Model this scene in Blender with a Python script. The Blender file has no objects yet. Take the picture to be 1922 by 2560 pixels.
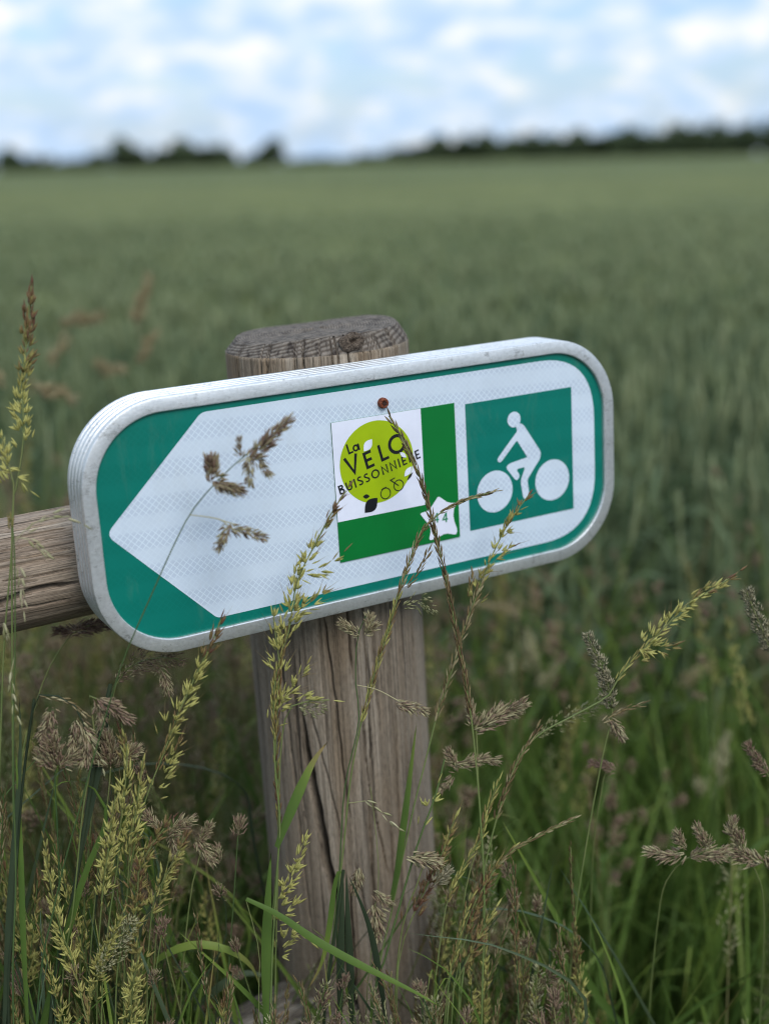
import bpy, bmesh, math, random
import numpy as np
from mathutils import Matrix, Vector
from mathutils.geometry import tessellate_polygon
random.seed(7); rng = np.random.default_rng(7)
SC = bpy.context.scene
COL = SC.collection
# ------------------------------------------------------------------ camera
CAM_H = 1.20
F, CX, CY = 3300.0, 961.0, 1280.0            # focal length and principal point of the photograph
_t = math.radians(14.85)
up_c = np.array([-0.0231, -math.cos(_t), -math.sin(_t)]); up_c /= np.linalg.norm(up_c)
fw_c = np.array([0, 0, 1.0]) - up_c[2]*up_c; fw_c /= np.linalg.norm(fw_c)
M = np.array([np.cross(fw_c, up_c), fw_c, up_c])   # camera axes (x right, y down, z forward) -> world
CAM = np.array([0, 0, CAM_H])
cam_d = bpy.data.cameras.new('camera'); cam = bpy.data.objects.new('camera', cam_d); COL.objects.link(cam)
mw = Matrix.Identity(4)
for i in range(3):
    mw[i][0] = M[i][0]; mw[i][1] = -M[i][1]; mw[i][2] = -M[i][2]; mw[i][3] = CAM[i]
cam.matrix_world = mw
cam_d.sensor_fit = 'VERTICAL'; cam_d.sensor_height = 36; cam_d.sensor_width = 27
cam_d.lens = 36*F/2560
cam_d.clip_start = 0.02; cam_d.clip_end = 6000
cam_d.dof.use_dof = True; cam_d.dof.focus_distance = 0.945; cam_d.dof.aperture_fstop = cam_d.lens/16.0
cam_d.dof.aperture_blades = 0
SC.camera = cam
# ------------------------------------------------------------------ sky
SUN_EL, SUN_ROT = math.radians(43), math.radians(155)
world = bpy.data.worlds.new('World'); SC.world = world; world.use_nodes = True
nt = world.node_tree; N = nt.nodes; L = nt.links; N.clear()
def wn(t, **k):
    n = N.new(t)
    for a, b in k.items(): setattr(n, a, b)
    return n
sky = wn('ShaderNodeTexSky', sky_type='NISHITA', sun_disc=False)
sky.sun_elevation = SUN_EL; sky.sun_rotation = SUN_ROT; sky.air_density = 1.0; sky.dust_density = 1.2
tc = wn('ShaderNodeTexCoord'); sep = wn('ShaderNodeSeparateXYZ'); L.new(tc.outputs['Generated'], sep.inputs[0])
def wm(op, a, b=None, clamp=False):
    n = wn('ShaderNodeMath', operation=op); n.use_clamp = clamp
    for i, x in enumerate((a, b)):
        if x is None: continue
        if isinstance(x, (int, float)): n.inputs[i].default_value = x
        else: L.new(x, n.inputs[i])
    return n.outputs[0]
zc = wm('MAXIMUM', sep.outputs[2], 0.0)
den = wm('ADD', zc, 0.42)
cmb = wn('ShaderNodeCombineXYZ')
L.new(wm('DIVIDE', sep.outputs[0], den), cmb.inputs[0]); L.new(wm('DIVIDE', sep.outputs[1], den), cmb.inputs[1])
def wnoise(scale, detail, rough, off, dist=0.0):
    mp = wn('ShaderNodeMapping'); mp.inputs['Location'].default_value = off
    L.new(cmb.outputs[0], mp.inputs[0])
    n = wn('ShaderNodeTexNoise'); n.inputs['Scale'].default_value = scale; n.inputs['Detail'].default_value = detail
    n.inputs['Roughness'].default_value = rough; n.inputs['Distortion'].default_value = dist
    L.new(mp.outputs[0], n.inputs['Vector']); return n.outputs[0]
def wramp(fac, stops):
    r = wn('ShaderNodeValToRGB'); e = r.color_ramp.elements
    while len(e) < len(stops): e.new(0.5)
    for q, (p, c) in zip(e, stops): q.position = p; q.color = (*c, 1)
    L.new(fac, r.inputs[0]); return r.outputs[0]
n1 = wnoise(7.0, 4, 0.5, (3.1, 1.7, 0), 0.1)
n2 = wnoise(12.5, 4, 0.5, (2.7, 4.2, 2), 0.1)
cover = wramp(n1, [(0.38, (.0, .0, .0)), (0.50, (1, 1, 1))])
ccol = wramp(n2, [(0.36, (3.6, 4.9, 6.8)), (0.47, (4.5, 5.6, 7.0)), (0.55, (5.6, 6.2, 6.8)), (0.63, (7.1, 7.1, 6.8))])
def wmix(fac, a, b):
    m = wn('ShaderNodeMix', data_type='RGBA'); m.clamp_result = False
    if isinstance(fac, float): m.inputs[0].default_value = fac
    else: L.new(fac, m.inputs[0])
    for s, x in ((6, a), (7, b)):
        if isinstance(x, tuple): m.inputs[s].default_value = (*x, 1)
        else: L.new(x, m.inputs[s])
    return m.outputs[2]
hz = wm('POWER', wm('SUBTRACT', 1.0, zc, True), 26)
cc = wmix(wm('MULTIPLY', hz, 0.55), ccol, (3.9, 5.2, 7.1))
bluesky = wmix(0.35, sky.outputs[0], (1.7, 3.8, 7.4))
mixed = wmix(wm('MAXIMUM', cover, wm('MULTIPLY', hz, 0.9)), bluesky, cc)
gnd = wm('LESS_THAN', sep.outputs[2], -0.02)
ov = wm('MULTIPLY_ADD', zc, 0.5); ov.node.inputs[2].default_value = 0.90
vsc = wn('ShaderNodeVectorMath', operation='SCALE'); L.new(mixed, vsc.inputs[0]); L.new(ov, vsc.inputs[3]); mixed = vsc.outputs[0]
final = wmix(gnd, mixed, (0.5, 0.8, 0.4))
bg = wn('ShaderNodeBackground'); bg.inputs[1].default_value = 0.1; L.new(final, bg.inputs[0])
wo = wn('ShaderNodeOutputWorld'); L.new(bg.outputs[0], wo.inputs[0])
# ------------------------------------------------------------------ sun (veiled by thin cloud)
sd = bpy.data.lights.new('sun', 'SUN'); sd.energy = 1.5; sd.angle = math.radians(28); sd.color = (1, .96, .9)
sun = bpy.data.objects.new('sun', sd); COL.objects.link(sun)
sdir = Vector((math.sin(SUN_ROT)*math.cos(SUN_EL), math.cos(SUN_ROT)*math.cos(SUN_EL), math.sin(SUN_EL)))
sun.rotation_euler = sdir.to_track_quat('Z', 'Y').to_euler()
SC.view_settings.view_transform = 'Standard'; SC.view_settings.look = 'None'
SC.view_settings.exposure = 0.68; SC.view_settings.gamma = 1
SC.render.engine = 'CYCLES'; SC.cycles.max_bounces = 6; SC.cycles.use_denoising = True; SC.cycles.filter_width = 1.15

# ------------------------------------------------------------------ geometry helpers
def at(x, y, z):
    """point seen at (x, y) of the 1661 x 2212 view of the photograph, z metres in front of the lens"""
    sx, sy = x*1922/1661, y*2560/2212
    return CAM + M @ np.array([(sx-CX)/F*z, (sy-CY)/F*z, z])
# sign plane: u to the right along the board, v down, w into the board; unit 0.1 m
R = np.array([[0.868465, 0.056542, -0.492515], [-0.175801, 0.964036, -0.199321], [0.463532, 0.259688, 0.847172]])
T = np.array([0.6223, -0.8116, 9.9786])
def SW(u, v, w): return CAM + M @ ((R @ np.array([u, v, w]) + T)*0.1)
def UV(x, y, w=0.0):
    """board coordinates of source pixel (x, y)"""
    d = np.array([(x-CX)/F, (y-CY)/F, 1.0]); n = R[:, 2]
    X = d*((n @ T + w)/(n @ d)) - T
    q = R.T @ X
    return float(q[0]), float(q[1])
ax_x, ax_y, ax_z = M @ R[:, 0], M @ R[:, 2], -(M @ R[:, 1])
def frame_matrix(origin):
    m = Matrix.Identity(4)
    for i in range(3):
        m[i][0] = ax_x[i]; m[i][1] = ax_y[i]; m[i][2] = ax_z[i]; m[i][3] = origin[i]
    return m
def tag(o, label=None, cat=None, group=None, kind=None):
    for k, v in (('label', label), ('category', cat), ('group', group), ('kind', kind)):
        if v: o[k] = v
    return o
def empty(name, mat=None, loc=None):
    o = bpy.data.objects.new(name, None); COL.objects.link(o); o.empty_display_size = 0.05
    if mat is not None: o.matrix_world = mat
    if loc is not None: o.location = loc
    return o
def mesh_obj(name, V, Fc, mats, parent=None, smooth=False, midx=None, tone=None):
    me = bpy.data.meshes.new(name)
    V = np.asarray(V, dtype=np.float32)
    if isinstance(Fc, np.ndarray):
        k = Fc.shape[1]; nf = len(Fc)
        me.vertices.add(len(V)); me.vertices.foreach_set('co', V.ravel())
        me.loops.add(nf*k); me.loops.foreach_set('vertex_index', Fc.astype(np.int32).ravel())
        me.polygons.add(nf); me.polygons.foreach_set('loop_start', np.arange(0, nf*k, k, dtype=np.int32))
        me.polygons.foreach_set('loop_total', np.full(nf, k, dtype=np.int32))
        me.update(calc_edges=True)
    else:
        me.from_pydata([tuple(v) for v in V], [], Fc); me.update()
    for m in (mats if isinstance(mats, (list, tuple)) else [mats]): me.materials.append(m)
    if midx is not None: me.polygons.foreach_set('material_index', np.asarray(midx, dtype=np.int32))
    if smooth: me.polygons.foreach_set('use_smooth', np.ones(len(me.polygons), dtype=bool))
    if tone is not None:
        a = me.attributes.new('tone', 'FLOAT', 'POINT'); a.data.foreach_set('value', np.asarray(tone, dtype=np.float32))
    me.validate()
    o = bpy.data.objects.new(name, me); COL.objects.link(o)
    if parent is not None: o.parent = parent
    return o
# ------------------------------------------------------------------ materials
class Mat:
    def __init__(s, name, rough=0.6, metal=0.0, spec=0.4):
        s.m = bpy.data.materials.new(name); s.m.use_nodes = True; s.t = s.m.node_tree
        s.b = s.t.nodes['Principled BSDF']; s.b.inputs['Roughness'].default_value = rough
        s.b.inputs['Metallic'].default_value = metal; s.b.inputs['Specular IOR Level'].default_value = spec
    def n(s, t, **k):
        x = s.t.nodes.new(t)
        for a, b in k.items(): setattr(x, a, b)
        return x
    def link(s, a, b): s.t.links.new(a, b)
    def obj(s, scale=(1, 1, 1), loc=(0, 0, 0)):
        c = s.n('ShaderNodeTexCoord'); m = s.n('ShaderNodeMapping')
        m.inputs['Scale'].default_value = scale; m.inputs['Location'].default_value = loc
        s.link(c.outputs['Object'], m.inputs[0]); return m.outputs[0]
    def noise(s, vec, scale=1, detail=4, rough=.55, dist=0):
        x = s.n('ShaderNodeTexNoise'); x.inputs['Scale'].default_value = scale; x.inputs['Detail'].default_value = detail
        x.inputs['Roughness'].default_value = rough; x.inputs['Distortion'].default_value = dist
        s.link(vec, x.inputs['Vector']); return x.outputs[0]
    def ramp(s, fac, stops):
        r = s.n('ShaderNodeValToRGB'); e = r.color_ramp.elements
        while len(e) < len(stops): e.new(.5)
        for q, (p, c) in zip(e, stops):
            q.position = p; q.color = (*(c if isinstance(c, tuple) else (c, c, c)), 1)
        s.link(fac, r.inputs[0]); return r.outputs[0]
    def mix(s, fac, a, b, mode='MIX'):
        m = s.n('ShaderNodeMix', data_type='RGBA', blend_type=mode)
        for i, x in ((0, fac), (6, a), (7, b)):
            if isinstance(x, tuple): m.inputs[i].default_value = (*x, 1)
            elif isinstance(x, (int, float)): m.inputs[i].default_value = x
            else: s.link(x, m.inputs[i])
        return m.outputs[2]
    def math(s, op, a, b=None, clamp=False, c=None):
        m = s.n('ShaderNodeMath', operation=op); m.use_clamp = clamp
        for i, x in enumerate((a, b, c)):
            if x is None: continue
            if isinstance(x, (int, float)): m.inputs[i].default_value = x
            else: s.link(x, m.inputs[i])
        return m.outputs[0]
    def color(s, c):
        if isinstance(c, tuple): s.b.inputs['Base Color'].default_value = (*c, 1)
        else: s.link(c, s.b.inputs['Base Color'])
    def bump(s, h, strength=.3, dist=.001):
        b = s.n('ShaderNodeBump'); b.inputs['Strength'].default_value = strength; b.inputs['Distance'].default_value = dist
        s.link(h, b.inputs['Height']); s.link(b.outputs[0], s.b.inputs['Normal'])

def wood(name, axis, dark, mid, light, brown, end=False, stain=(.5, .62)):
    m = Mat(name, .85, 0, .2)
    def sc(a, b):   # a across, b along the grain
        return {2: (a, a, b), 0: (b, a, a)}[axis]
    v1 = m.noise(m.obj(sc(120, 1.2)), 1, 5, .65, .1)
    v2 = m.noise(m.obj(sc(420, 2.0), (3, 1, 2)), 1, 4, .6, .05)
    v3 = m.noise(m.obj(sc(16, 2.6), (8, 1, 5)), 1, 4, .6)
    v4 = m.noise(m.obj(sc(900, 160)), 1, 3, .7)
    base = m.ramp(v1, [(.30, dark), (.46, mid), (.66, light)])
    base = m.mix(m.ramp(v3, [(stain[0], 0.0), (stain[1], .75)]), base, brown)
    base = m.mix(1.0, base, m.ramp(v2, [(.33, .52), (.45, .94), (.65, 1.08)]), 'MULTIPLY')
    v6 = m.noise(m.obj(sc(150, .7), (2, 3, 7)), 1, 2, .5); v7 = m.noise(m.obj(sc(60, 5), (1, 1, 7)), 1, 3, .5)
    ln_ = m.math('ABSOLUTE', m.math('SUBTRACT', m.math('FRACT', m.math('MULTIPLY', v6, 9.0)), .5))
    ln_ = m.math('ADD', ln_, m.math('MULTIPLY', m.math('SUBTRACT', v7, .5), .25))
    base = m.mix(m.ramp(ln_, [(.018, .85), (.05, 0.0)]), base, (.035, .028, .022))
    v5 = m.noise(m.obj(sc(1500, 7), (1, 9, 2)), 1, 3, .6); base = m.mix(1.0, base, m.ramp(v5, [(.34, .42), (.47, .97), (.7, 1.15)]), 'MULTIPLY')
    base = m.mix(1.0, base, m.ramp(v4, [(.32, .62), (.5, 1.0), (.7, 1.2)]), 'MULTIPLY')
    if end:
        g = m.n('ShaderNodeTexCoord'); sp = m.n('ShaderNodeSeparateXYZ'); m.link(g.outputs['Object'], sp.inputs[0])
        wob = m.noise(m.obj((22, 22, 22)), 1, 3, .5)
        rr = m.math('SQRT', m.math('ADD', m.math('POWER', m.math('ADD', sp.outputs[0], .009), 2), m.math('POWER', m.math('ADD', sp.outputs[1], -.004), 2)))
        rr = m.math('ADD', rr, m.math('MULTIPLY', m.math('SUBTRACT', wob, .5), .005))
        ring = m.math('SINE', m.math('MULTIPLY', rr, 2*math.pi/.0021))
        rad = m.noise(m.obj((170, 170, 60)), 1, 5, .7, .3)
        col = m.ramp(m.math('MULTIPLY_ADD', ring, .5, c=.5), [(.05, (.078, .063, .051)), (.4, (.12, .101, .085)), (.9, (.165, .144, .123))])
        base = m.mix(1.0, col, m.ramp(rad, [(.36, (.30, .28, .28)), (.47, (.8, .8, .79)), (.68, (1.35, 1.33, 1.3))]), 'MULTIPLY')
        m.bump(m.math('ADD', m.math('MULTIPLY', ring, .6), m.math('MULTIPLY', rad, 4)), .5, .0005)
    else:
        m.bump(m.math('ADD', m.math('MULTIPLY', v5, .8), m.math('ADD', m.math('MULTIPLY', v4, .5), m.math('MULTIPLY', v2, .6))), .5, .0006)
    m.color(base); return m.m
M_POST = wood('weathered_wood', 2, (.160, .126, .092), (.220, .178, .134), (.285, .242, .190), (.20, .142, .088))
M_END = wood('weathered_end_grain', 2, (.1, .09, .08), (.2, .18, .16), (.3, .28, .25), (.2, .15, .1), end=True)
M_RAIL = wood('weathered_rail_wood', 0, (.15, .11, .08), (.25, .19, .14), (.38, .31, .24), (.19, .125, .08))
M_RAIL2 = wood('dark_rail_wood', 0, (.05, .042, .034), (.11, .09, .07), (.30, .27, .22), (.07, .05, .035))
def knot_mat():
    m = Mat('knot_wood', .85, 0, .2)
    v = m.noise(m.obj((500, 500, 500)), 1, 4, .6, 1.0); m.color(m.ramp(v, [(.35, (.03, .022, .017)), (.6, (.13, .10, .075)), (.75, (.26, .22, .18))])); m.bump(v, 1, .002); return m.m
M_KNOT = knot_mat()
def alu():
    m = Mat('brushed_aluminium', .42, .75, .5)
    big = m.noise(m.obj((14, 14, 14)), 1, 4, .6); fine = m.noise(m.obj((420, 420, 420)), 1, 3, .6)
    scr = m.noise(m.obj((180, 180, 900), (4, 2, 1)), 1, 5, .75, 1.5)
    c = m.ramp(big, [(.3, (.60, .62, .63)), (.6, (.70, .715, .725)), (.75, (.76, .77, .78))])
    c = m.mix(1.0, c, m.ramp(fine, [(.3, .9), (.6, 1.04)]), 'MULTIPLY')
    sp = m.noise(m.obj((85, 85, 85), (2, 7, 1)), 1, 5, .7, .6)
    c = m.mix(m.ramp(m.math('MULTIPLY', scr, sp), [(.30, 0.0), (.36, .7)]), c, (.24, .24, .23))
    gr = m.noise(m.obj((38, 38, 38), (9, 2, 4)), 1, 6, .72, .8); c = m.mix(m.ramp(gr, [(.56, 0.0), (.70, .14)]), c, (.33, .32, .28))
    m.color(c); m.link(m.ramp(scr, [(.35, .30), (.7, .52)]), m.b.inputs['Roughness'])
    m.bump(m.math('ADD', fine, m.math('MULTIPLY', scr, .8)), .25, .0005); return m.m
M_ALU = alu()
def film(name, cell, line, gloss=.28, amount=1.0):
    """retroreflective sheeting: a diamond lattice of seams over small cells"""
    m = Mat(name, gloss, 0, .5)
    g = m.n('ShaderNodeTexCoord'); sp = m.n('ShaderNodeSeparateXYZ'); m.link(g.outputs['Object'], sp.inputs[0])
    P = .0050
    wob = m.math('MULTIPLY', m.math('SUBTRACT', m.noise(m.obj((220, 220, 220)), 1, 2), .5), .0009)
    a = m.math('ADD', m.math('ADD', sp.outputs[0], sp.outputs[2]), wob); b = m.math('ADD', m.math('SUBTRACT', sp.outputs[0], sp.outputs[2]), wob)
    def seam(x):
        f = m.math('FRACT', m.math('DIVIDE', x, P)); d = m.math('ABSOLUTE', m.math('SUBTRACT', f, .5))
        return m.math('SUBTRACT', 1.0, m.math('MULTIPLY', m.math('SUBTRACT', .5, d), 8.0, True), True)
    s = m.math('MAXIMUM', seam(a), seam(b))
    band = m.math('SINE', m.math('MULTIPLY', m.math('ADD', sp.outputs[2], m.math('MULTIPLY', sp.outputs[0], .04)), 2*math.pi/.0236))
    bandf = m.ramp(m.math('MULTIPLY_ADD', band, .5, c=.5), [(.3, .35), (.62, 1.0)])
    dirt = m.noise(m.obj((30, 30, 30)), 1, 5, .65)
    speck = m.noise(m.obj((420, 420, 420), (5, 5, 5)), 1, 2, .5)
    c0 = m.mix(bandf, tuple(.45*x+.55*y for x, y in zip(cell, line)), cell)
    c = m.mix(m.math('MULTIPLY', s, m.math('MULTIPLY', bandf, amount)), c0, line)
    c = m.mix(1.0, c, m.ramp(dirt, [(.3, .93), (.55, 1.0), (.75, 1.03)]), 'MULTIPLY')
    gm = m.noise(m.obj((55, 55, 14), (2, 6, 1)), 1, 6, .7, .4); c = m.mix(m.ramp(gm, [(.54, 0.0), (.74, .09)]), c, (.30, .30, .22))
    c = m.mix(m.ramp(speck, [(.785, 0.0), (.80, .55)]), c, (.25, .22, .17))
    m.color(c); m.bump(s, .12, .0002); return m.m
M_WHITE = film('white_reflective_film', (.47, .55, .655), (.64, .73, .81))
M_TEAL = film('teal_reflective_film', (.0, .142, .108), (.002, .17, .132), .3, .5)
def flat(name, c, rough=.35, spec=.45, var=.06):
    m = Mat(name, rough, 0, spec); v = m.noise(m.obj((40, 40, 40)), 1, 5, .6)
    m.color(m.ramp(v, [(.3, tuple(x*(1-var) for x in c)), (.7, tuple(x*(1+var) for x in c))])); return m.m
M_STK_G = flat('sticker_green', (.0, .145, .026)); M_STK_W = flat('sticker_white', (.66, .69, .80))
M_LIME = flat('sticker_lime', (.30, .42, .003)); M_INK = flat('sticker_black', (.008, .009, .012))
M_EDGE = flat('sticker_edge', (.05, .09, .08)); M_NUM = flat('sticker_number_green', (.02, .2, .09))
def rust():
    m = Mat('rusted_steel', .7, .3, .3); v = m.noise(m.obj((900, 900, 900)), 1, 4, .7)
    m.color(m.ramp(v, [(.3, (.05, .015, .008)), (.5, (.17, .045, .02)), (.7, (.3, .10, .05))])); m.bump(v, .6, .0005); return m.m
M_RUST = rust(); M_DARK = flat('rust_with_recess_shade', (.03, .01, .006), .8)
def plant(name, stops, transl=.3, rough=.55):
    m = Mat(name, rough, 0, .25); a = m.n('ShaderNodeAttribute', attribute_name='tone')
    v = m.noise(m.obj((60, 60, 25)), 1, 4, .6); f = m.math('ADD', a.outputs['Fac'], m.math('MULTIPLY', m.math('SUBTRACT', v, .5), .35))
    c = m.ramp(f, stops); m.color(c)
    if transl:
        tr = m.n('ShaderNodeBsdfTranslucent'); m.link(c, tr.inputs[0]); mx = m.n('ShaderNodeMixShader'); mx.inputs[0].default_value = transl
        m.link(m.b.outputs[0], mx.inputs[1]); m.link(tr.outputs[0], mx.inputs[2]); m.link(mx.outputs[0], m.t.nodes['Material Output'].inputs[0])
    return m.m
M_LEAF = plant('grass_leaf', [(0, (.046, .086, .018)), (.4, (.092, .155, .030)), (.7, (.165, .225, .042)), (1, (.27, .20, .08))])
M_BLUE = plant('blue_grass_leaf', [(0, (.032, .047, .025)), (.5, (.062, .088, .044)), (1, (.12, .19, .12))])
M_STEM = plant('grass_stem', [(0, (.035, .07, .022)), (.5, (.11, .15, .045)), (1, (.28, .22, .11))], 0)
M_OAT = plant('oat_spikelets', [(0, (.48, .46, .15)), (.3, (.33, .31, .095)), (.6, (.22, .155, .065)), (1, (.15, .07, .045))])
M_STRAW = plant('straw_spikelets', [(0, (.42, .36, .21)), (.45, (.22, .165, .075)), (1, (.10, .06, .032))])
M_COCK = plant('cocksfoot_spikelets', [(0, (.46, .42, .24)), (.4, (.30, .25, .145)), (.7, (.27, .185, .13)), (1, (.18, .11, .085))])
M_TIM = plant('dense_spike_spikelets', [(0, (.52, .46, .32)), (.4, (.24, .225, .13)), (1, (.08, .09, .055))])
M_PALE = plant('pale_spikelets', [(0, (.48, .45, .28)), (.5, (.28, .28, .13)), (1, (.15, .15, .07))])
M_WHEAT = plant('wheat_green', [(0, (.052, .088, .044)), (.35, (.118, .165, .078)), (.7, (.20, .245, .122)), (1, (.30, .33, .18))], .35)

# ------------------------------------------------------------------ ground, field
def ground_mat():
    m = Mat('dark_soil_and_thatch', .95, 0, .1); v = m.noise(m.obj((9, 9, 9)), 1, 5, .7)
    m.color(m.ramp(v, [(.3, (.018, .018, .010)), (.55, (.035, .042, .018)), (.75, (.08, .07, .035))])); m.bump(v, 1, .03); return m.m
def disc(rmin, rmax, z, nr=60, na=120, half=None):
    rs = rmin*(rmax/rmin)**np.linspace(0, 1, nr); V = [(0, 0, z)]
    for r in rs:
        for k in range(na): V.append((r*math.cos(2*math.pi*k/na), r*math.sin(2*math.pi*k/na), z))
    Fc = [(0, 1+k, 1+(k+1) % na) for k in range(na)]
    for i in range(nr-1):
        for k in range(na): a = 1+i*na; Fc.append((a+k, a+na+k, a+na+(k+1) % na, a+(k+1) % na))
    return V, Fc
V, Fc = disc(1, 4000, 0)
tag(mesh_obj('ground', V, Fc, ground_mat()), kind='structure')
def canopy_mat():
    m = Mat('wheat_canopy_ears', .9, 0, .1)
    a = m.noise(m.obj((.35, .09, 1)), 1, 5, .6); b = m.noise(m.obj((7, 2.2, 1)), 1, 5, .7); c = m.noise(m.obj((.006, .05, 1)), 1, 5, .65)
    col = m.ramp(b, [(.3, (.076, .096, .042)), (.5, (.115, .138, .060)), (.72, (.158, .182, .086))])
    col = m.mix(1.0, col, m.ramp(a, [(.3, (.84, .86, .86)), (.7, (1.12, 1.1, 1.06))]), 'MULTIPLY')
    col = m.mix(1.0, col, m.ramp(c, [(.35, (.86, .90, .90)), (.65, (1.2, 1.14, 1.0))]), 'MULTIPLY')
    m.color(col); m.bump(b, 1, .12); return m.m
# canopy surface of the crop: nearly closed from about nine metres on
ys = 5.6*(2500/5.6)**np.linspace(0, 1, 150); V = []; nx = 90
for i, y in enumerate(ys):
    for k in range(nx):
        x = (k/(nx-1)-.5)*2*(6+y*1.1)
        zz = .66 + (.05*math.sin(x*1.3+y*.7)*math.sin(x*.41-y*.9) + rng.normal(0, .02) if y < 60 else 0)
        if i == 0: zz = .45
        V.append((x, y, zz))
Fc = np.array([(i*nx+k, i*nx+k+1, (i+1)*nx+k+1, (i+1)*nx+k) for i in range(149) for k in range(nx-1)])
tag(mesh_obj('wheat_field_canopy', V, Fc, canopy_mat(), smooth=True), kind='structure')

# ------------------------------------------------------------------ plant geometry
def norm(v): return v/np.maximum(np.linalg.norm(v, axis=-1, keepdims=True), 1e-9)
def tmpl_spindle(sides=4, flat=.55, rings=((.12, .55), (.38, 1.0), (.72, .62))):
    V = [(0, 0, 0)]
    for z, r in rings:
        for k in range(sides):
            a = 2*math.pi*k/sides; V.append((.5*r*math.cos(a), .5*r*flat*math.sin(a), z))
    V.append((0, 0, 1)); Fc = []
    for k in range(sides): Fc.append((0, 1+(k+1) % sides, 1+k))
    for i in range(len(rings)-1):
        a = 1+i*sides
        for k in range(sides):
            p, q, r_, s = a+k, a+(k+1) % sides, a+sides+(k+1) % sides, a+sides+k
            Fc += [(p, q, r_), (p, r_, s)]
    a = 1+(len(rings)-1)*sides; t = len(V)-1
    for k in range(sides): Fc.append((a+k, a+(k+1) % sides, t))
    return np.array(V), np.array(Fc)
SP_HI = tmpl_spindle(); SP_LO = tmpl_spindle(3, .6, ((.35, 1.0),))
AWN = (np.array([(-.5, 0, 0), (.5, 0, 0), (0, .5, 0), (0, 0, 1)]), np.array([(0, 1, 3), (1, 2, 3), (2, 0, 3)]))
class PB:
    """collects instances of small shapes and tubes, then writes one mesh"""
    def __init__(s): s.V = []; s.F = []; s.T = []; s.n = 0; s.q = []
    def add(s, V, Fc, tone):
        s.V.append(V); s.F.append(Fc+s.n); s.T.append(np.broadcast_to(tone, (len(V),)).astype(float)); s.n += len(V)
    def inst(s, tm, p, d, length, width, tone, side=None): s.q.append((tm, p, d, length, width, tone, side))
    def flush(s):
        groups = {}
        for it in s.q: groups.setdefault(id(it[0]), []).append(it)
        for g in groups.values():
            tv, tf = g[0][0]; P = np.array([i[1] for i in g]); D = norm(np.array([i[2] for i in g]))
            Ln = np.array([i[3] for i in g]); W = np.array([i[4] for i in g]); To = np.array([i[5] for i in g])
            rnd = norm(rng.normal(size=D.shape)); X = norm(np.cross(D, rnd)); Y = np.cross(D, X)
            VV = P[:, None] + X[:, None]*(tv[None, :, 0:1]*W[:, None, None]) + Y[:, None]*(tv[None, :, 1:2]*W[:, None, None]) + D[:, None]*(tv[None, :, 2:3]*Ln[:, None, None])
            n, k = len(g), len(tv)
            FF = (tf[None]+(np.arange(n)*k)[:, None, None]).reshape(-1, 3)
            TT = (To[:, None] + .12*(tv[None, :, 2]-.5)).ravel()
            s.V.append(VV.reshape(-1, 3)); s.F.append(FF+s.n); s.T.append(TT); s.n += n*k
        s.q = []
    def tube(s, pts, r0, r1, tone, sides=5):
        pts = np.asarray(pts); n = len(pts); d = norm(np.gradient(pts, axis=0))
        ref = np.array([0.31, .2, .93]); X = norm(np.cross(d, ref)); Y = np.cross(d, X)
        r = np.linspace(r0, r1, n)[:, None]
        VV = np.concatenate([[pts + (X*math.cos(a)+Y*math.sin(a))*r] for a in [2*math.pi*k/sides for k in range(sides)]], 0)
        VV = VV.transpose(1, 0, 2).reshape(-1, 3)
        FF = []
        for i in range(n-1):
            for k in range(sides):
                a, b, c, e = i*sides+k, i*sides+(k+1) % sides, (i+1)*sides+(k+1) % sides, (i+1)*sides+k
                FF += [(a, b, c), (a, c, e)]
        s.add(VV, np.array(FF), tone)
    def blade(s, pts, width, tone0, tone1, fold=.25, side=None, taper0=.5):
        pts = np.asarray(pts); n = len(pts); d = norm(np.gradient(pts, axis=0))
        if side is None:
            a = random.uniform(0, math.pi); side = np.array([math.cos(a), math.sin(a), 0])
        X = norm(side - d*np.sum(d*side, axis=1, keepdims=True)); Y = np.cross(d, X)
        t = np.linspace(0, 1, n); w = width*.5*np.minimum(1, taper0+t*3*(1-taper0))*np.clip((1-t)*2.1, 0, 1)**.8
        w = w[:, None]
        VV = np.stack([pts-X*w, pts+Y*w*fold, pts+X*w], 1).reshape(-1, 3); FF = []
        for i in range(n-1):
            for k in range(2):
                a, b, c, e = i*3+k, i*3+k+1, (i+1)*3+k+1, (i+1)*3+k
                FF += [(a, b, c), (a, c, e)]
        tt = np.repeat(tone0+(tone1-tone0)*t**2, 3)
        s.add(VV, np.array(FF), tt)
    def build(s, name, mat, parent=None, origin=None):
        s.flush()
        if not s.V: return None
        V = np.concatenate(s.V); 
        if origin is not None: V = V-origin
        return mesh_obj(name, V, np.concatenate(s.F), mat, parent, tone=np.concatenate(s.T))
def spline(ctrl, n):
    c = np.asarray(ctrl, float); 
    if len(c) == 2: return c[0]+(c[1]-c[0])*np.linspace(0, 1, n)[:, None]
    p = np.vstack([2*c[0]-c[1], c, 2*c[-1]-c[-2]]); seg = len(c)-1
    ln = np.concatenate([[0], np.cumsum(np.linalg.norm(np.diff(c, axis=0), axis=1))]); ln /= ln[-1]
    out = []
    for u in np.linspace(0, 1, n):
        i = min(int(np.searchsorted(ln, u, 'right'))-1, seg-1); i = max(i, 0)
        t = (u-ln[i])/max(ln[i+1]-ln[i], 1e-9); p0, p1, p2, p3 = p[i:i+4]
        out.append(.5*((2*p1)+(-p0+p2)*t+(2*p0-5*p1+4*p2-p3)*t*t+(-p0+3*p1-3*p2+p3)*t**3))
    return np.array(out)
def rv(s=1.0): return np.array([random.gauss(0, s), random.gauss(0, s), random.gauss(0, s)])
def perp(d):
    x = np.cross(d, rv()); return x/max(np.linalg.norm(x), 1e-9)
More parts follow.
